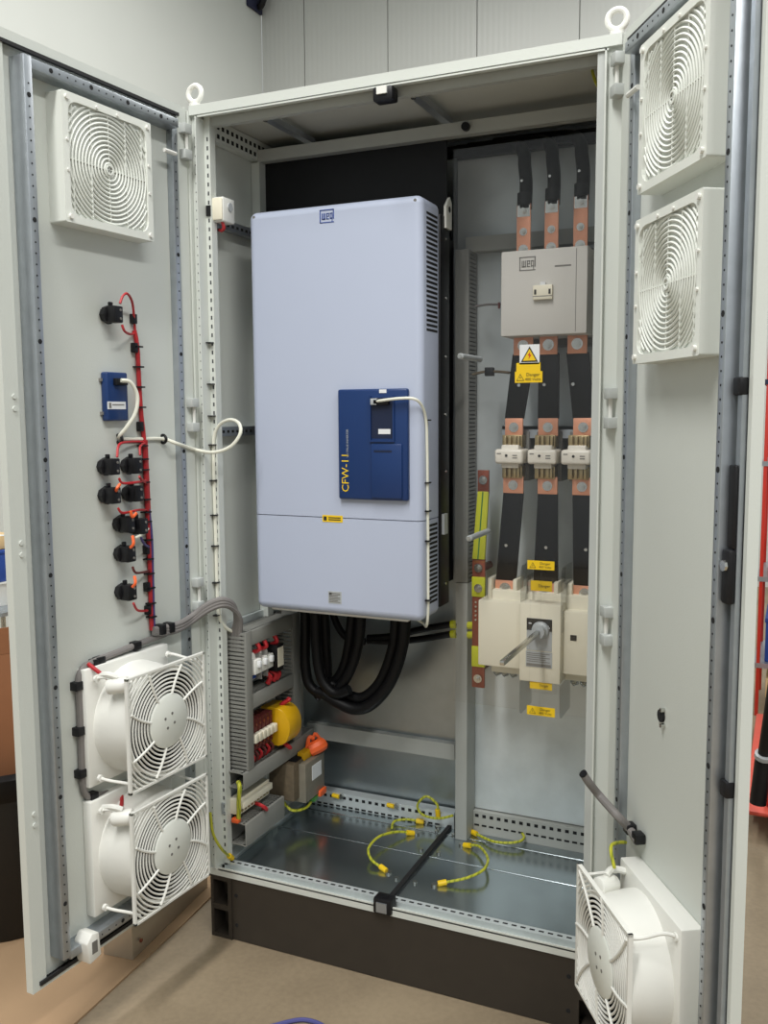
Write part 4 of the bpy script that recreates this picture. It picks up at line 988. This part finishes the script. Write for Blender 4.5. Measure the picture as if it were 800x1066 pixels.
jumper('thin yellow-green lead from left door down to front sill corner', [(219, 846), (222, 868), (231, 884), (240, 892)], 'front', (False, True))
for u, v, lab in ((350, 828, 'left yellow lug bolted to the rear floor rail'), (407, 838, 'right yellow lug bolted to the rear floor rail')):
    p = P(u, v, 1, .54); o = thing('rail_lug', lab, 'lug', p, group='yellow lugs on the rear floor rail')
    part('sleeve', MB().cyl((p.x-.012, .538, p.z), (p.x+.014, .536, p.z-.002), .0075, 10), 'yellow', o, smooth=True); part('ring', MB().cyl((p.x+.022, .545, p.z), (p.x+.022, .535, p.z), .009, 10), 'steel', o)

solo('roof_earth_wire', MB().tube([P(616, 67, 1, .17), P(618, 78, 1, .16), P(623, 90, 1, .15), P(631, 98, 1, .14), P(640, 102, 1, .13)], .004, 7, 6), 'earth_wire', 'thin yellow-green wire hanging under the roof at the right corner', 'wire', P(618, 78, 1, .10), smooth=True)
# ================================================================== left door wiring
GB = 'black push-button blocks on the left door'
def make_button():
    o = thing('button_block', '', 'button', (0, 0, 0), FL, GB)
    part('collar', MB().lathe((-.004, -.018, 0), (0, 1, 0), [(.019, 0), (.019, .008), (.024, .009), (.024, .020), (.017, .022), (0, .022)], 8), 'black', o)
    part('lever', MB().box(-.010, .002, .0, .008, .020, .032), 'black', o, .002)
    part('contact_block', MB().box(-.022, .010, .002, .030, -.021, .021), 'black', o, .003)
    for z_ in (.011, -.011): part('terminal_screw', MB().cyl((-.012, .030, z_), (-.012, .032, z_), .0035, 8), 'contactor_dark', o)
    return o
btn = make_button()
BL = [(119, 327, 'single black push-button block at the top of the red harness'), (116, 486, 'upper left block of the four black push-button blocks'), (140, 485, 'upper right block of the four black push-button blocks'),
      (117, 516, 'lower left block of the four black push-button blocks'), (141, 514, 'lower right block of the four black push-button blocks'), (132, 546, 'black push-button block just under the group of four'),
      (133, 577, 'second lowest black push-button block, orange wires above it'), (134, 617, 'lowest black push-button block near the harness bend')]
for i, (u, v, lab) in enumerate(BL):
    p = LP(u, v, .02); M_ = FL @ Matrix.Translation((p.x, 0, p.z))
    if i == 0: btn.matrix_basis = M_; btn['label'] = lab
    else: copy_tree(btn, M_, lab)
p = LP(144, 548, .02); copy_tree(btn, FL @ Matrix.Translation((p.x, .006, p.z)), 'black block overlapping the one under the group of four')
# keypad module
a, b = LP(108, 387, -.005), LP(132, 438, -.005)
o = thing('keypad_module', 'dark blue keypad module with a white label on the left door', 'keypad', ((a.x+b.x)/2, -.018, b.z), FL)
part('case', MB().box(b.x, a.x, -.018, .004, b.z, a.z), 'blue', o, .005, 3)
q0, q1 = LP(112, 418, .004), LP(131, 426, .004); part('label_plate', MB().box(q1.x, q0.x, .003, .0048, q1.z, q0.z), 'label', o)
part('label_print', MB().box(q0.x-.012, q0.x-.004, .0046, .0054, q1.z+.003, q0.z-.003).box(q1.x+.006, q0.x-.016, .0046, .0054, q1.z+.010, q1.z+.013), 'ink_soft', o)
q0 = LP(122, 397, .006); part('connector', MB().box(q0.x-.03, q0.x+.012, .002, .016, q0.z-.010, q0.z+.008), 'black', o, .002)
part('connector_shell', MB().box(q0.x-.036, q0.x-.004, .008, .02, q0.z-.005, q0.z+.004), 'steel', o, .001)
for z in (b.z+.02, a.z-.02): part('fixing_clip', MB().box(a.x, a.x+.006, -.018, -.010, z-.004, z+.004), 'ink_soft', o)
# white keypad cable, clips, free loop and run down the jamb
FLw = lambda v: FL @ Vector(v)
o = thing('door_keypad_cable', 'white cable from the door keypad looping across the hinge into the cabinet', 'cable', FLw(LP(124, 455, 0)))
pts = [FLw(LP(*q)) for q in ((126, 396, .02), (136, 398, .03), (143, 412, .035), (141, 430, .03), (131, 446, .01), (124, 455, -.010), (132, 457, -.012), (150, 457, -.012), (170, 457, -.010), (185, 462, .018))]
ly = .0
pts += [P(203, 468, 1, -.02), P(222, 471, 1, -.02), P(240, 465, 1, -.01), P(250, 452, 1, .0), P(249, 441, 1, .01), P(240, 437, 1, .02), P(229, 442, 1, .028), P(223, 455, 1, .03)]
pts += [P(222.5, 480, 1, .03), P(223.5, 520, 1, .03), P(225, 570, 1, .03), P(226, 610, 1, .03), P(228, 640, 1, .03), P(234, 652, 1, .05), P(243, 658, 1, .08)]
part('cable', MB().tube(pts, .0052, 8, 6), 'white_cable', o, smooth=True)
for u in (124, 170):
    p = LP(u, 457, -.012); p2 = FLw(p)
    mb = MB().tube([FL @ Vector((p.x, -.012+.011*math.sin(R(t)), p.z+.011*math.cos(R(t)))) for t in range(0, 360, 45)], .0042, 6, 2, closed=True)
    part('cable_clip', mb, 'black', o, smooth=True)
for v in (357, 400, 433, 463, 500, 536, 568, 606, 640):
    p = P(219+(v-357)*.026, v, 1, .03); part('cable_tie', MB().box(p.x-.008, p.x+.010, .015, .034, p.z-.0016, p.z+.0016), 'black', o)
# red harness with branches
def lpts(L, n=0): return [FLw(LP(q[0], q[1], q[2] if len(q) > 2 else n)) for q in L]
o = thing('wire_harness', 'red wire harness running down the left door past the black blocks', 'wire', FLw(LP(157, 655, -.012)))
trunk = [(140, 344), (143, 362), (145, 400), (147, 430), (150, 458), (152, 500), (154, 545), (156, 590), (157, 630), (158, 656)]
part('trunk', MB().tube(lpts(trunk, -.010), .0062, 8, 5), 'red', o, smooth=True)
part('trunk', MB().tube(lpts([(u+1.6, v) for u, v in trunk[4:]], -.012), .0055, 8, 5), 'red', o, smooth=True)
part('trunk', MB().tube(lpts([(154.5, 530), (157.5, 560), (158.5, 600), (159.5, 640), (160, 655)], -.010), .0055, 8, 5), 'violet', o, smooth=True)
for L, m_ in (([(125, 316, .03), (128, 308, .03), (133, 306, .03), (138, 316, .01), (140, 336, -.01), (141, 350, -.012)], 'red'), ([(127, 338, .03), (130, 345, .03), (136, 348, .0), (140, 347, -.01)], 'red'),
             ([(122, 476, .03), (124, 463, .02), (135, 460, 0), (151, 460, -.01)], 'red'), ([(146, 474, .03), (146, 465, .02), (151, 461, -.01)], 'red'), ([(124, 498, .03), (128, 503, .03), (143, 502, .03), (152, 500, -.005)], 'red'),
             ([(125, 504, .04), (122, 508, .04), (121, 511, .03)], 'orange'), ([(145, 496, .03), (148, 500, .02), (153, 503, -.01)], 'red'), ([(123, 529, .03), (128, 534, .03), (144, 531, .02), (153, 531, -.01)], 'red'),
             ([(136, 532, .04), (138, 538, .04), (142, 534, .04)], 'orange'), ([(138, 558, .04), (139, 566, .05), (136, 570, .04)], 'orange'), ([(141, 560, .03), (148, 556, .03), (155, 550, -.01)], 'white_cable'),
             ([(138, 590, .03), (141, 596, .03), (148, 596, .01), (156, 594, -.01)], 'darkred'), ([(140, 600, .04), (141, 607, .05), (138, 611, .04)], 'orange'), ([(139, 628, .03), (143, 635, .02), (150, 636, 0), (157, 635, -.01)], 'red'),
             ([(147, 560, .03), (150, 566, .02), (156, 570, -.01)], 'violet')):
    part('branch_wire', MB().tube(lpts(L), .0034 if m_ != 'orange' else .0042, 6, 5), m_, o, smooth=True)
for v in (361, 382, 403, 424, 464, 478, 489, 502, 520, 533, 543, 562, 582, 597, 612, 628, 642):
    u = 143+(v-361)*.052; c = LP(u, v, -.008); part('cable_tie', MB().cbox(c, .022, .022, .004).xf(FL), 'black', o)
for u, v in ((139, 332), (140, 362), (146, 444), (152.5, 572), (153, 611), (154, 635)):
    c = LP(u, v, -.010); part('tie_mount', MB().cbox(c, .016, .014, .026).xf(FL), 'black', o, .002)
# grey sheathed cables from the harness into the duct
for i in range(3):
    o = thing('grey_cable', ('lower', 'middle', 'upper')[i]+' of the grey cables arching from the left door into the front duct', 'cable', FLw(LP(165, 655, 0)), group='grey cables arching into the duct')
    d = (i-1)
    pts = lpts([(160, 657-d*1.5, .0), (172, 656-d*3, .005), (187, 652-d*3, .012)])+[P(200, 644-d*3, 1, -.06), P(217, 632-d*3.2, 1, -.03), P(232, 627-d*3, 1, .0), P(243, 632-d*2, 1, .04), P(248-d*2, 645, 1, .07), P(246-d*3.4, 662, 1, .082), P(246-d*3.4, 675, 1, .084)]
    part('sheath', MB().tube(pts, .0085, 9, 6), 'grey_cable', o, smooth=True)
    if i == 1:
        for u, v in ((167, 655), (176, 653)):
            c = LP(u, v, .004); part('tie_mount', MB().cbox(c, .020, .03, .028).xf(FL), 'black', o, .002)
# grey fan cable around the base plate
o = thing('fan_cable', 'grey cable clipped around the upper fan on the left door', 'cable', FLw(LP(85, 760, -.01)))
part('sheath', MB().tube(lpts([(172, 660), (150, 668), (120, 680), (95, 690), (85, 698), (81.5, 712), (83, 740), (84.5, 780), (86, 815), (90, 828), (98, 829), (112, 826), (130, 822)], -.008), .0088, 9, 5), 'grey_cable', o, smooth=True)
for u, v in ((80, 714), (82, 761), (84, 805), (96, 829), (103, 688), (141, 672), (99, 690)):
    c = LP(u, v, -.008); part('tie_mount', MB().cbox(c, .026, .024, .022).xf(FL), 'black', o, .002)
part('red_lead', MB().tube(lpts([(92, 691, .0), (102, 699, .03), (112, 706, .05), (122, 711, .07)]), .0055, 7, 5), 'red', o, smooth=True)
part('red_lead', MB().tube(lpts([(126, 824, .0), (127, 834, .02), (126, 843, .05), (129, 850, .07)]), .0055, 7, 5), 'red', o, smooth=True)
# grey cable and earth lead at the right fan
FRw = lambda v: FR @ Vector(v)
o = thing('fan_cable', 'grey cable reaching from the cabinet to the right door fan', 'cable', FRw(RP(660, 870, 0)))
part('sheath', MB().tube([P(608, 806, 1, -.12), P(613, 814, 1, -.11), P(625, 829, 1, -.085), FRw(RP(642, 848, .03)), FRw(RP(655, 862, .0)), FRw(RP(664, 876, .0))], .010, 10, 6), 'grey_cable', o, smooth=True)
part('cut_end', MB().cyl(P(607, 805, 1, -.122), P(608, 806, 1, -.12), .0102, 10), 'black', o)
for u, v in ((656, 862), (665, 872)):
    c = RP(u, v, -.004); part('tie_mount', MB().cbox(c, .028, .024, .024).xf(FR), 'black', o, .003)
solo('fan_earth_lead', MB().tube([FRw(RP(652, 877, .0)), FRw(RP(645, 877, .02)), FRw(RP(637, 880, .05)), FRw(RP(637, 890, .06)), FRw(RP(640, 903, .07))], .0042, 7, 6), 'earth_wire', 'thin yellow-green lead at the terminal of the right door fan', 'wire', FRw(RP(640, 885, .05)), smooth=True)

# ================================================================== things around the cabinet
solo('cardboard_sheet', MB().quad([(-1.35, -1.6, 0), (-.03, -1.6, 0), (-.115, .02, 0), (-.14, .32, 0), (-1.35, .32, 0), (-1.35, -1.6, .006), (-.03, -1.6, .006), (-.115, .02, .006), (-.14, .32, .006), (-1.35, .32, .006)],
     [(0, 1, 2, 3, 4), (5, 6, 7, 8, 9), (0, 1, 6, 5), (1, 2, 7, 6), (2, 3, 8, 7), (3, 4, 9, 8), (4, 0, 5, 9)]), 'cardboard', 'flat tan cardboard sheet on the floor under the left door', 'cardboard', (-.7, -.6, 0))
o = thing('plinth_offcut', 'loose folded metal plinth panel standing on the cardboard behind the left door', 'panel', (-.18, 0, .006))
mb = MB().prism([(-.23, -.225), (-.13, -.215), (-.175, .23), (-.275, .22)], 'z', .0065, .20)
part('panel', mb, 'strip_metal', o, .002)
part('screw', MB().cyl((-.129, -.18, .05), (-.124, -.179, .05), .006, 8), 'copper_dull', o)
# black bin with a carton
bx_, by_ = -.66, -.17
o = thing('waste_bin', 'black plastic bin on the floor at the left edge, carton on top', 'bin', (bx_, by_, 0))
prof = [(.0, .007), (.165, .007), (.172, .02), (.205, .50), (.222, .50), (.224, .53), (.208, .53), (.204, .505), (.168, .03), (0, .03)]
part('body', MB().lathe((bx_, by_, 0), (0, 0, 1), prof, 40), 'bin', o, smooth=True)
part('bin_bag', MB().lathe((bx_, by_, 0), (0, 0, 1), [(.207, .46), (.226, .49), (.230, .535), (.205, .545), (.19, .50)], 40), 'rubber', o, smooth=True)
cb = thing('carton', 'brown cardboard carton stuffed into the black bin', 'box', (bx_, by_, .50))
mb = MB().box(-.14, .14, -.10, .10, -.0, .44); mb.xf(Matrix.Translation((bx_+.01, by_, .44)) @ Matrix.Rotation(R(25), 4, 'Z') @ Matrix.Rotation(R(-7), 4, 'Y'))
part('body', mb, 'carton', cb, .003)
mb = MB().box(-.14, .14, -.10, -.096, .44, .52); mb.xf(Matrix.Translation((bx_+.01, by_, .44)) @ Matrix.Rotation(R(25), 4, 'Z') @ Matrix.Rotation(R(-7), 4, 'Y')); part('flap', mb, 'carton', cb)
# white tub, blue crate and steel stand further back on the left
p = P(2, 660, 1, 1.2)
o = thing('steel_stand', 'folded steel tube stand behind the carton at the left edge', 'stand', (p.x-.05, 1.2, 0))
for dx in (-.10, .02): part('leg', MB().cyl((p.x+dx, 1.2, 0), (p.x+dx*.6, 1.2, p.z+.12), .013, 10), 'steel', o, smooth=True); part('brace', MB().cyl((p.x+dx, 1.2, 0), (p.x+dx*.9, 1.45, p.z+.1), .011, 10), 'steel', o, smooth=True)
part('top_tray', MB().box(p.x-.26, p.x+.05, 1.16, 1.5, p.z+.10, p.z+.12), 'zinc', o)
zt = p.z+.12
p2 = P(8, 645, 1, 1.3)
o = thing('white_tub', 'white plastic tub at the left edge below the blue crate', 'tub', (p2.x-.14, 1.33, zt))
part('body', MB().lathe((p2.x-.14, 1.33, zt), (0, 0, 1), [(0, .0), (.11, .0), (.135, .12), (.145, .122), (.145, .13), (.12, .13), (.1, .01)], 28), 'white', o, smooth=True)
o = thing('blue_crate', 'blue plastic crate at the left edge behind the left door', 'crate', (p2.x-.16, 1.33, zt+.13))
part('body', MB().box(p2.x-.40, p2.x-.012, 1.18, 1.48, zt+.131, zt+.30), 'crate_blue', o, .008); part('rim', MB().box(p2.x-.41, p2.x-.006, 1.17, 1.49, zt+.28, zt+.30), 'crate_blue', o, .004)
o = thing('small_carton', 'small tan carton on top of the blue crate at the left edge', 'box', (p2.x-.2, 1.33, zt+.30))
part('body', MB().box(p2.x-.30, p2.x-.03, 1.22, 1.44, zt+.301, zt+.37), 'plywood', o, .002); part('tape', MB().box(p2.x-.30, p2.x-.0295, 1.32, 1.35, zt+.3695, zt+.3715), 'label', o)
# blue cable on the concrete in front
c = P(322, 1066, 2, .006)
solo('blue_cable', MB().tube([(c.x-.16, c.y-.14, .006), (c.x-.07, c.y-.03, .006), (c.x-.01, c.y+.012, .006), (c.x+.07, c.y-.01, .006), (c.x+.15, c.y-.12, .006)], .006, 8, 6), 'blue_cable', 'blue cable curving over the concrete at the bottom edge', 'cable', (c.x, c.y, 0), smooth=True)
# pallet truck and rack to the right of the right door
YT = 1.55
fx = P(790, 860, 1, YT).x
def zz(v, y=YT): return P(795, v, 1, y).z
o = thing('pallet_truck', 'red hand pallet truck with black pump arm, at the right edge', 'pallet truck', (fx+.25, YT, 0))
part('fork', MB().box(fx-.05, fx+.10, YT-.05, YT+1.0, .05, .12), 'truck_orange', o, .01); part('fork', MB().box(fx+.36, fx+.51, YT-.05, YT+1.0, .05, .12), 'truck_orange', o, .01)
part('chassis', MB().box(fx-.05, fx+.51, YT-.20, YT-.02, .09, zz(825)), 'truck_orange', o, .02)
part('battery_box', MB().box(fx+.02, fx+.45, YT-.15, YT-.03, zz(825), zz(790)), 'truck_red', o, .02)
part('pump', MB().cyl((fx+.0, YT-.24, .16), (fx+.012, YT-.24, zz(770)), .03, 14), 'black', o, smooth=True)
part('arm', MB().cyl((fx+.012, YT-.24, zz(770)), (fx+.05, YT-.34, zz(660)), .022, 14), 'black', o, smooth=True)
part('arm_ring', MB().cyl((fx+.013, YT-.247, zz(766)), (fx+.015, YT-.252, zz(762)), .033, 14), 'label_silver', o, smooth=True)
ha = Vector((fx+.125, YT-.34, zz(660)))
zl0, zl1 = P(797, 650, 1, YT-.36).z, P(797, 505, 1, YT-.42).z
part('handle_loop', MB().tube([(ha.x, ha.y, zl0-.02), (ha.x-.05, YT-.37, zl0+.05), (ha.x-.085, YT-.40, (zl0+zl1)/2), (ha.x-.105, YT-.42, zl1-.03), (ha.x-.06, YT-.42, zl1+.01), (ha.x+.06, YT-.42, zl1+.01), (ha.x+.10, YT-.42, zl1-.03), (ha.x+.085, YT-.40, (zl0+zl1)/2), (ha.x+.05, YT-.37, zl0+.05)], .017, 10, 6, closed=True), 'truck_red', o, smooth=True)
part('wheel', MB().cyl((fx+.10, YT-.25, .09), (fx+.16, YT-.25, .09), .09, 24), 'bin', o, smooth=True)
part('wheel', MB().cyl((fx+.40, YT-.25, .09), (fx+.46, YT-.25, .09), .09, 24), 'bin', o, smooth=True)
# storage rack further back
YR = 2.9
rx = P(793, 600, 1, YR).x
o = thing('storage_rack', 'red upright storage rack behind the pallet truck at the right edge', 'rack', (rx+.5, YR+.25, 0))
zr = P(796, 297, 1, YR).z
for x in (rx, rx+1.1):
    for y in (YR, YR+.5): part('upright', MB().box(x-.009, x+.009, y-.015, y+.015, 0, zr), 'truck_red', o, .003)
for v in (690, 600, 480, 395):
    z = P(796, v, 1, YR).z; part('shelf', MB().box(rx-.02, rx+1.12, YR-.02, YR+.52, z-.025, z), 'navy' if v == 395 else 'zinc', o)
def rackbox(lab, v0, v1, x0, x1, m_, cat='box', nm='storage_box'):
    z0, z1 = P(796, v1, 1, YR).z+.001, P(796, v0, 1, YR).z
    o = thing(nm, lab, cat, ((rx+x0+rx+x1)/2, YR+.2, z0), group='boxes on the storage rack'); part('body', MB().box(rx+x0, rx+x1, YR+.02, YR+.42, z0, z1), m_, o, .006); part('lid', MB().box(rx+x0-.004, rx+x1+.004, YR+.016, YR+.424, z1-.02, z1+.004), m_, o, .003)
rackbox('blue box on the lower rack shelf at the right edge', 645, 690, .03, .45, 'crate_blue'); rackbox('red bin on the middle rack shelf at the right edge', 565, 600, .03, .45, 'truck_red')
rackbox('pale box on the upper rack shelf at the right edge', 420, 480, .03, .45, 'beige')
o = thing('plywood_crate', 'plain wooden crate under the rack at the right edge', 'crate', (rx+.28, YR+.2, 0))
z1 = P(796, 697, 1, YR).z-.05
part('body', MB().box(rx+.04, rx+.55, YR-.0, YR+.42, .10, z1), 'plywood', o, .004); part('skid', MB().box(rx+.06, rx+.12, YR, YR+.42, 0, .10).box(rx+.45, rx+.51, YR, YR+.42, 0, .10), 'plywood', o)
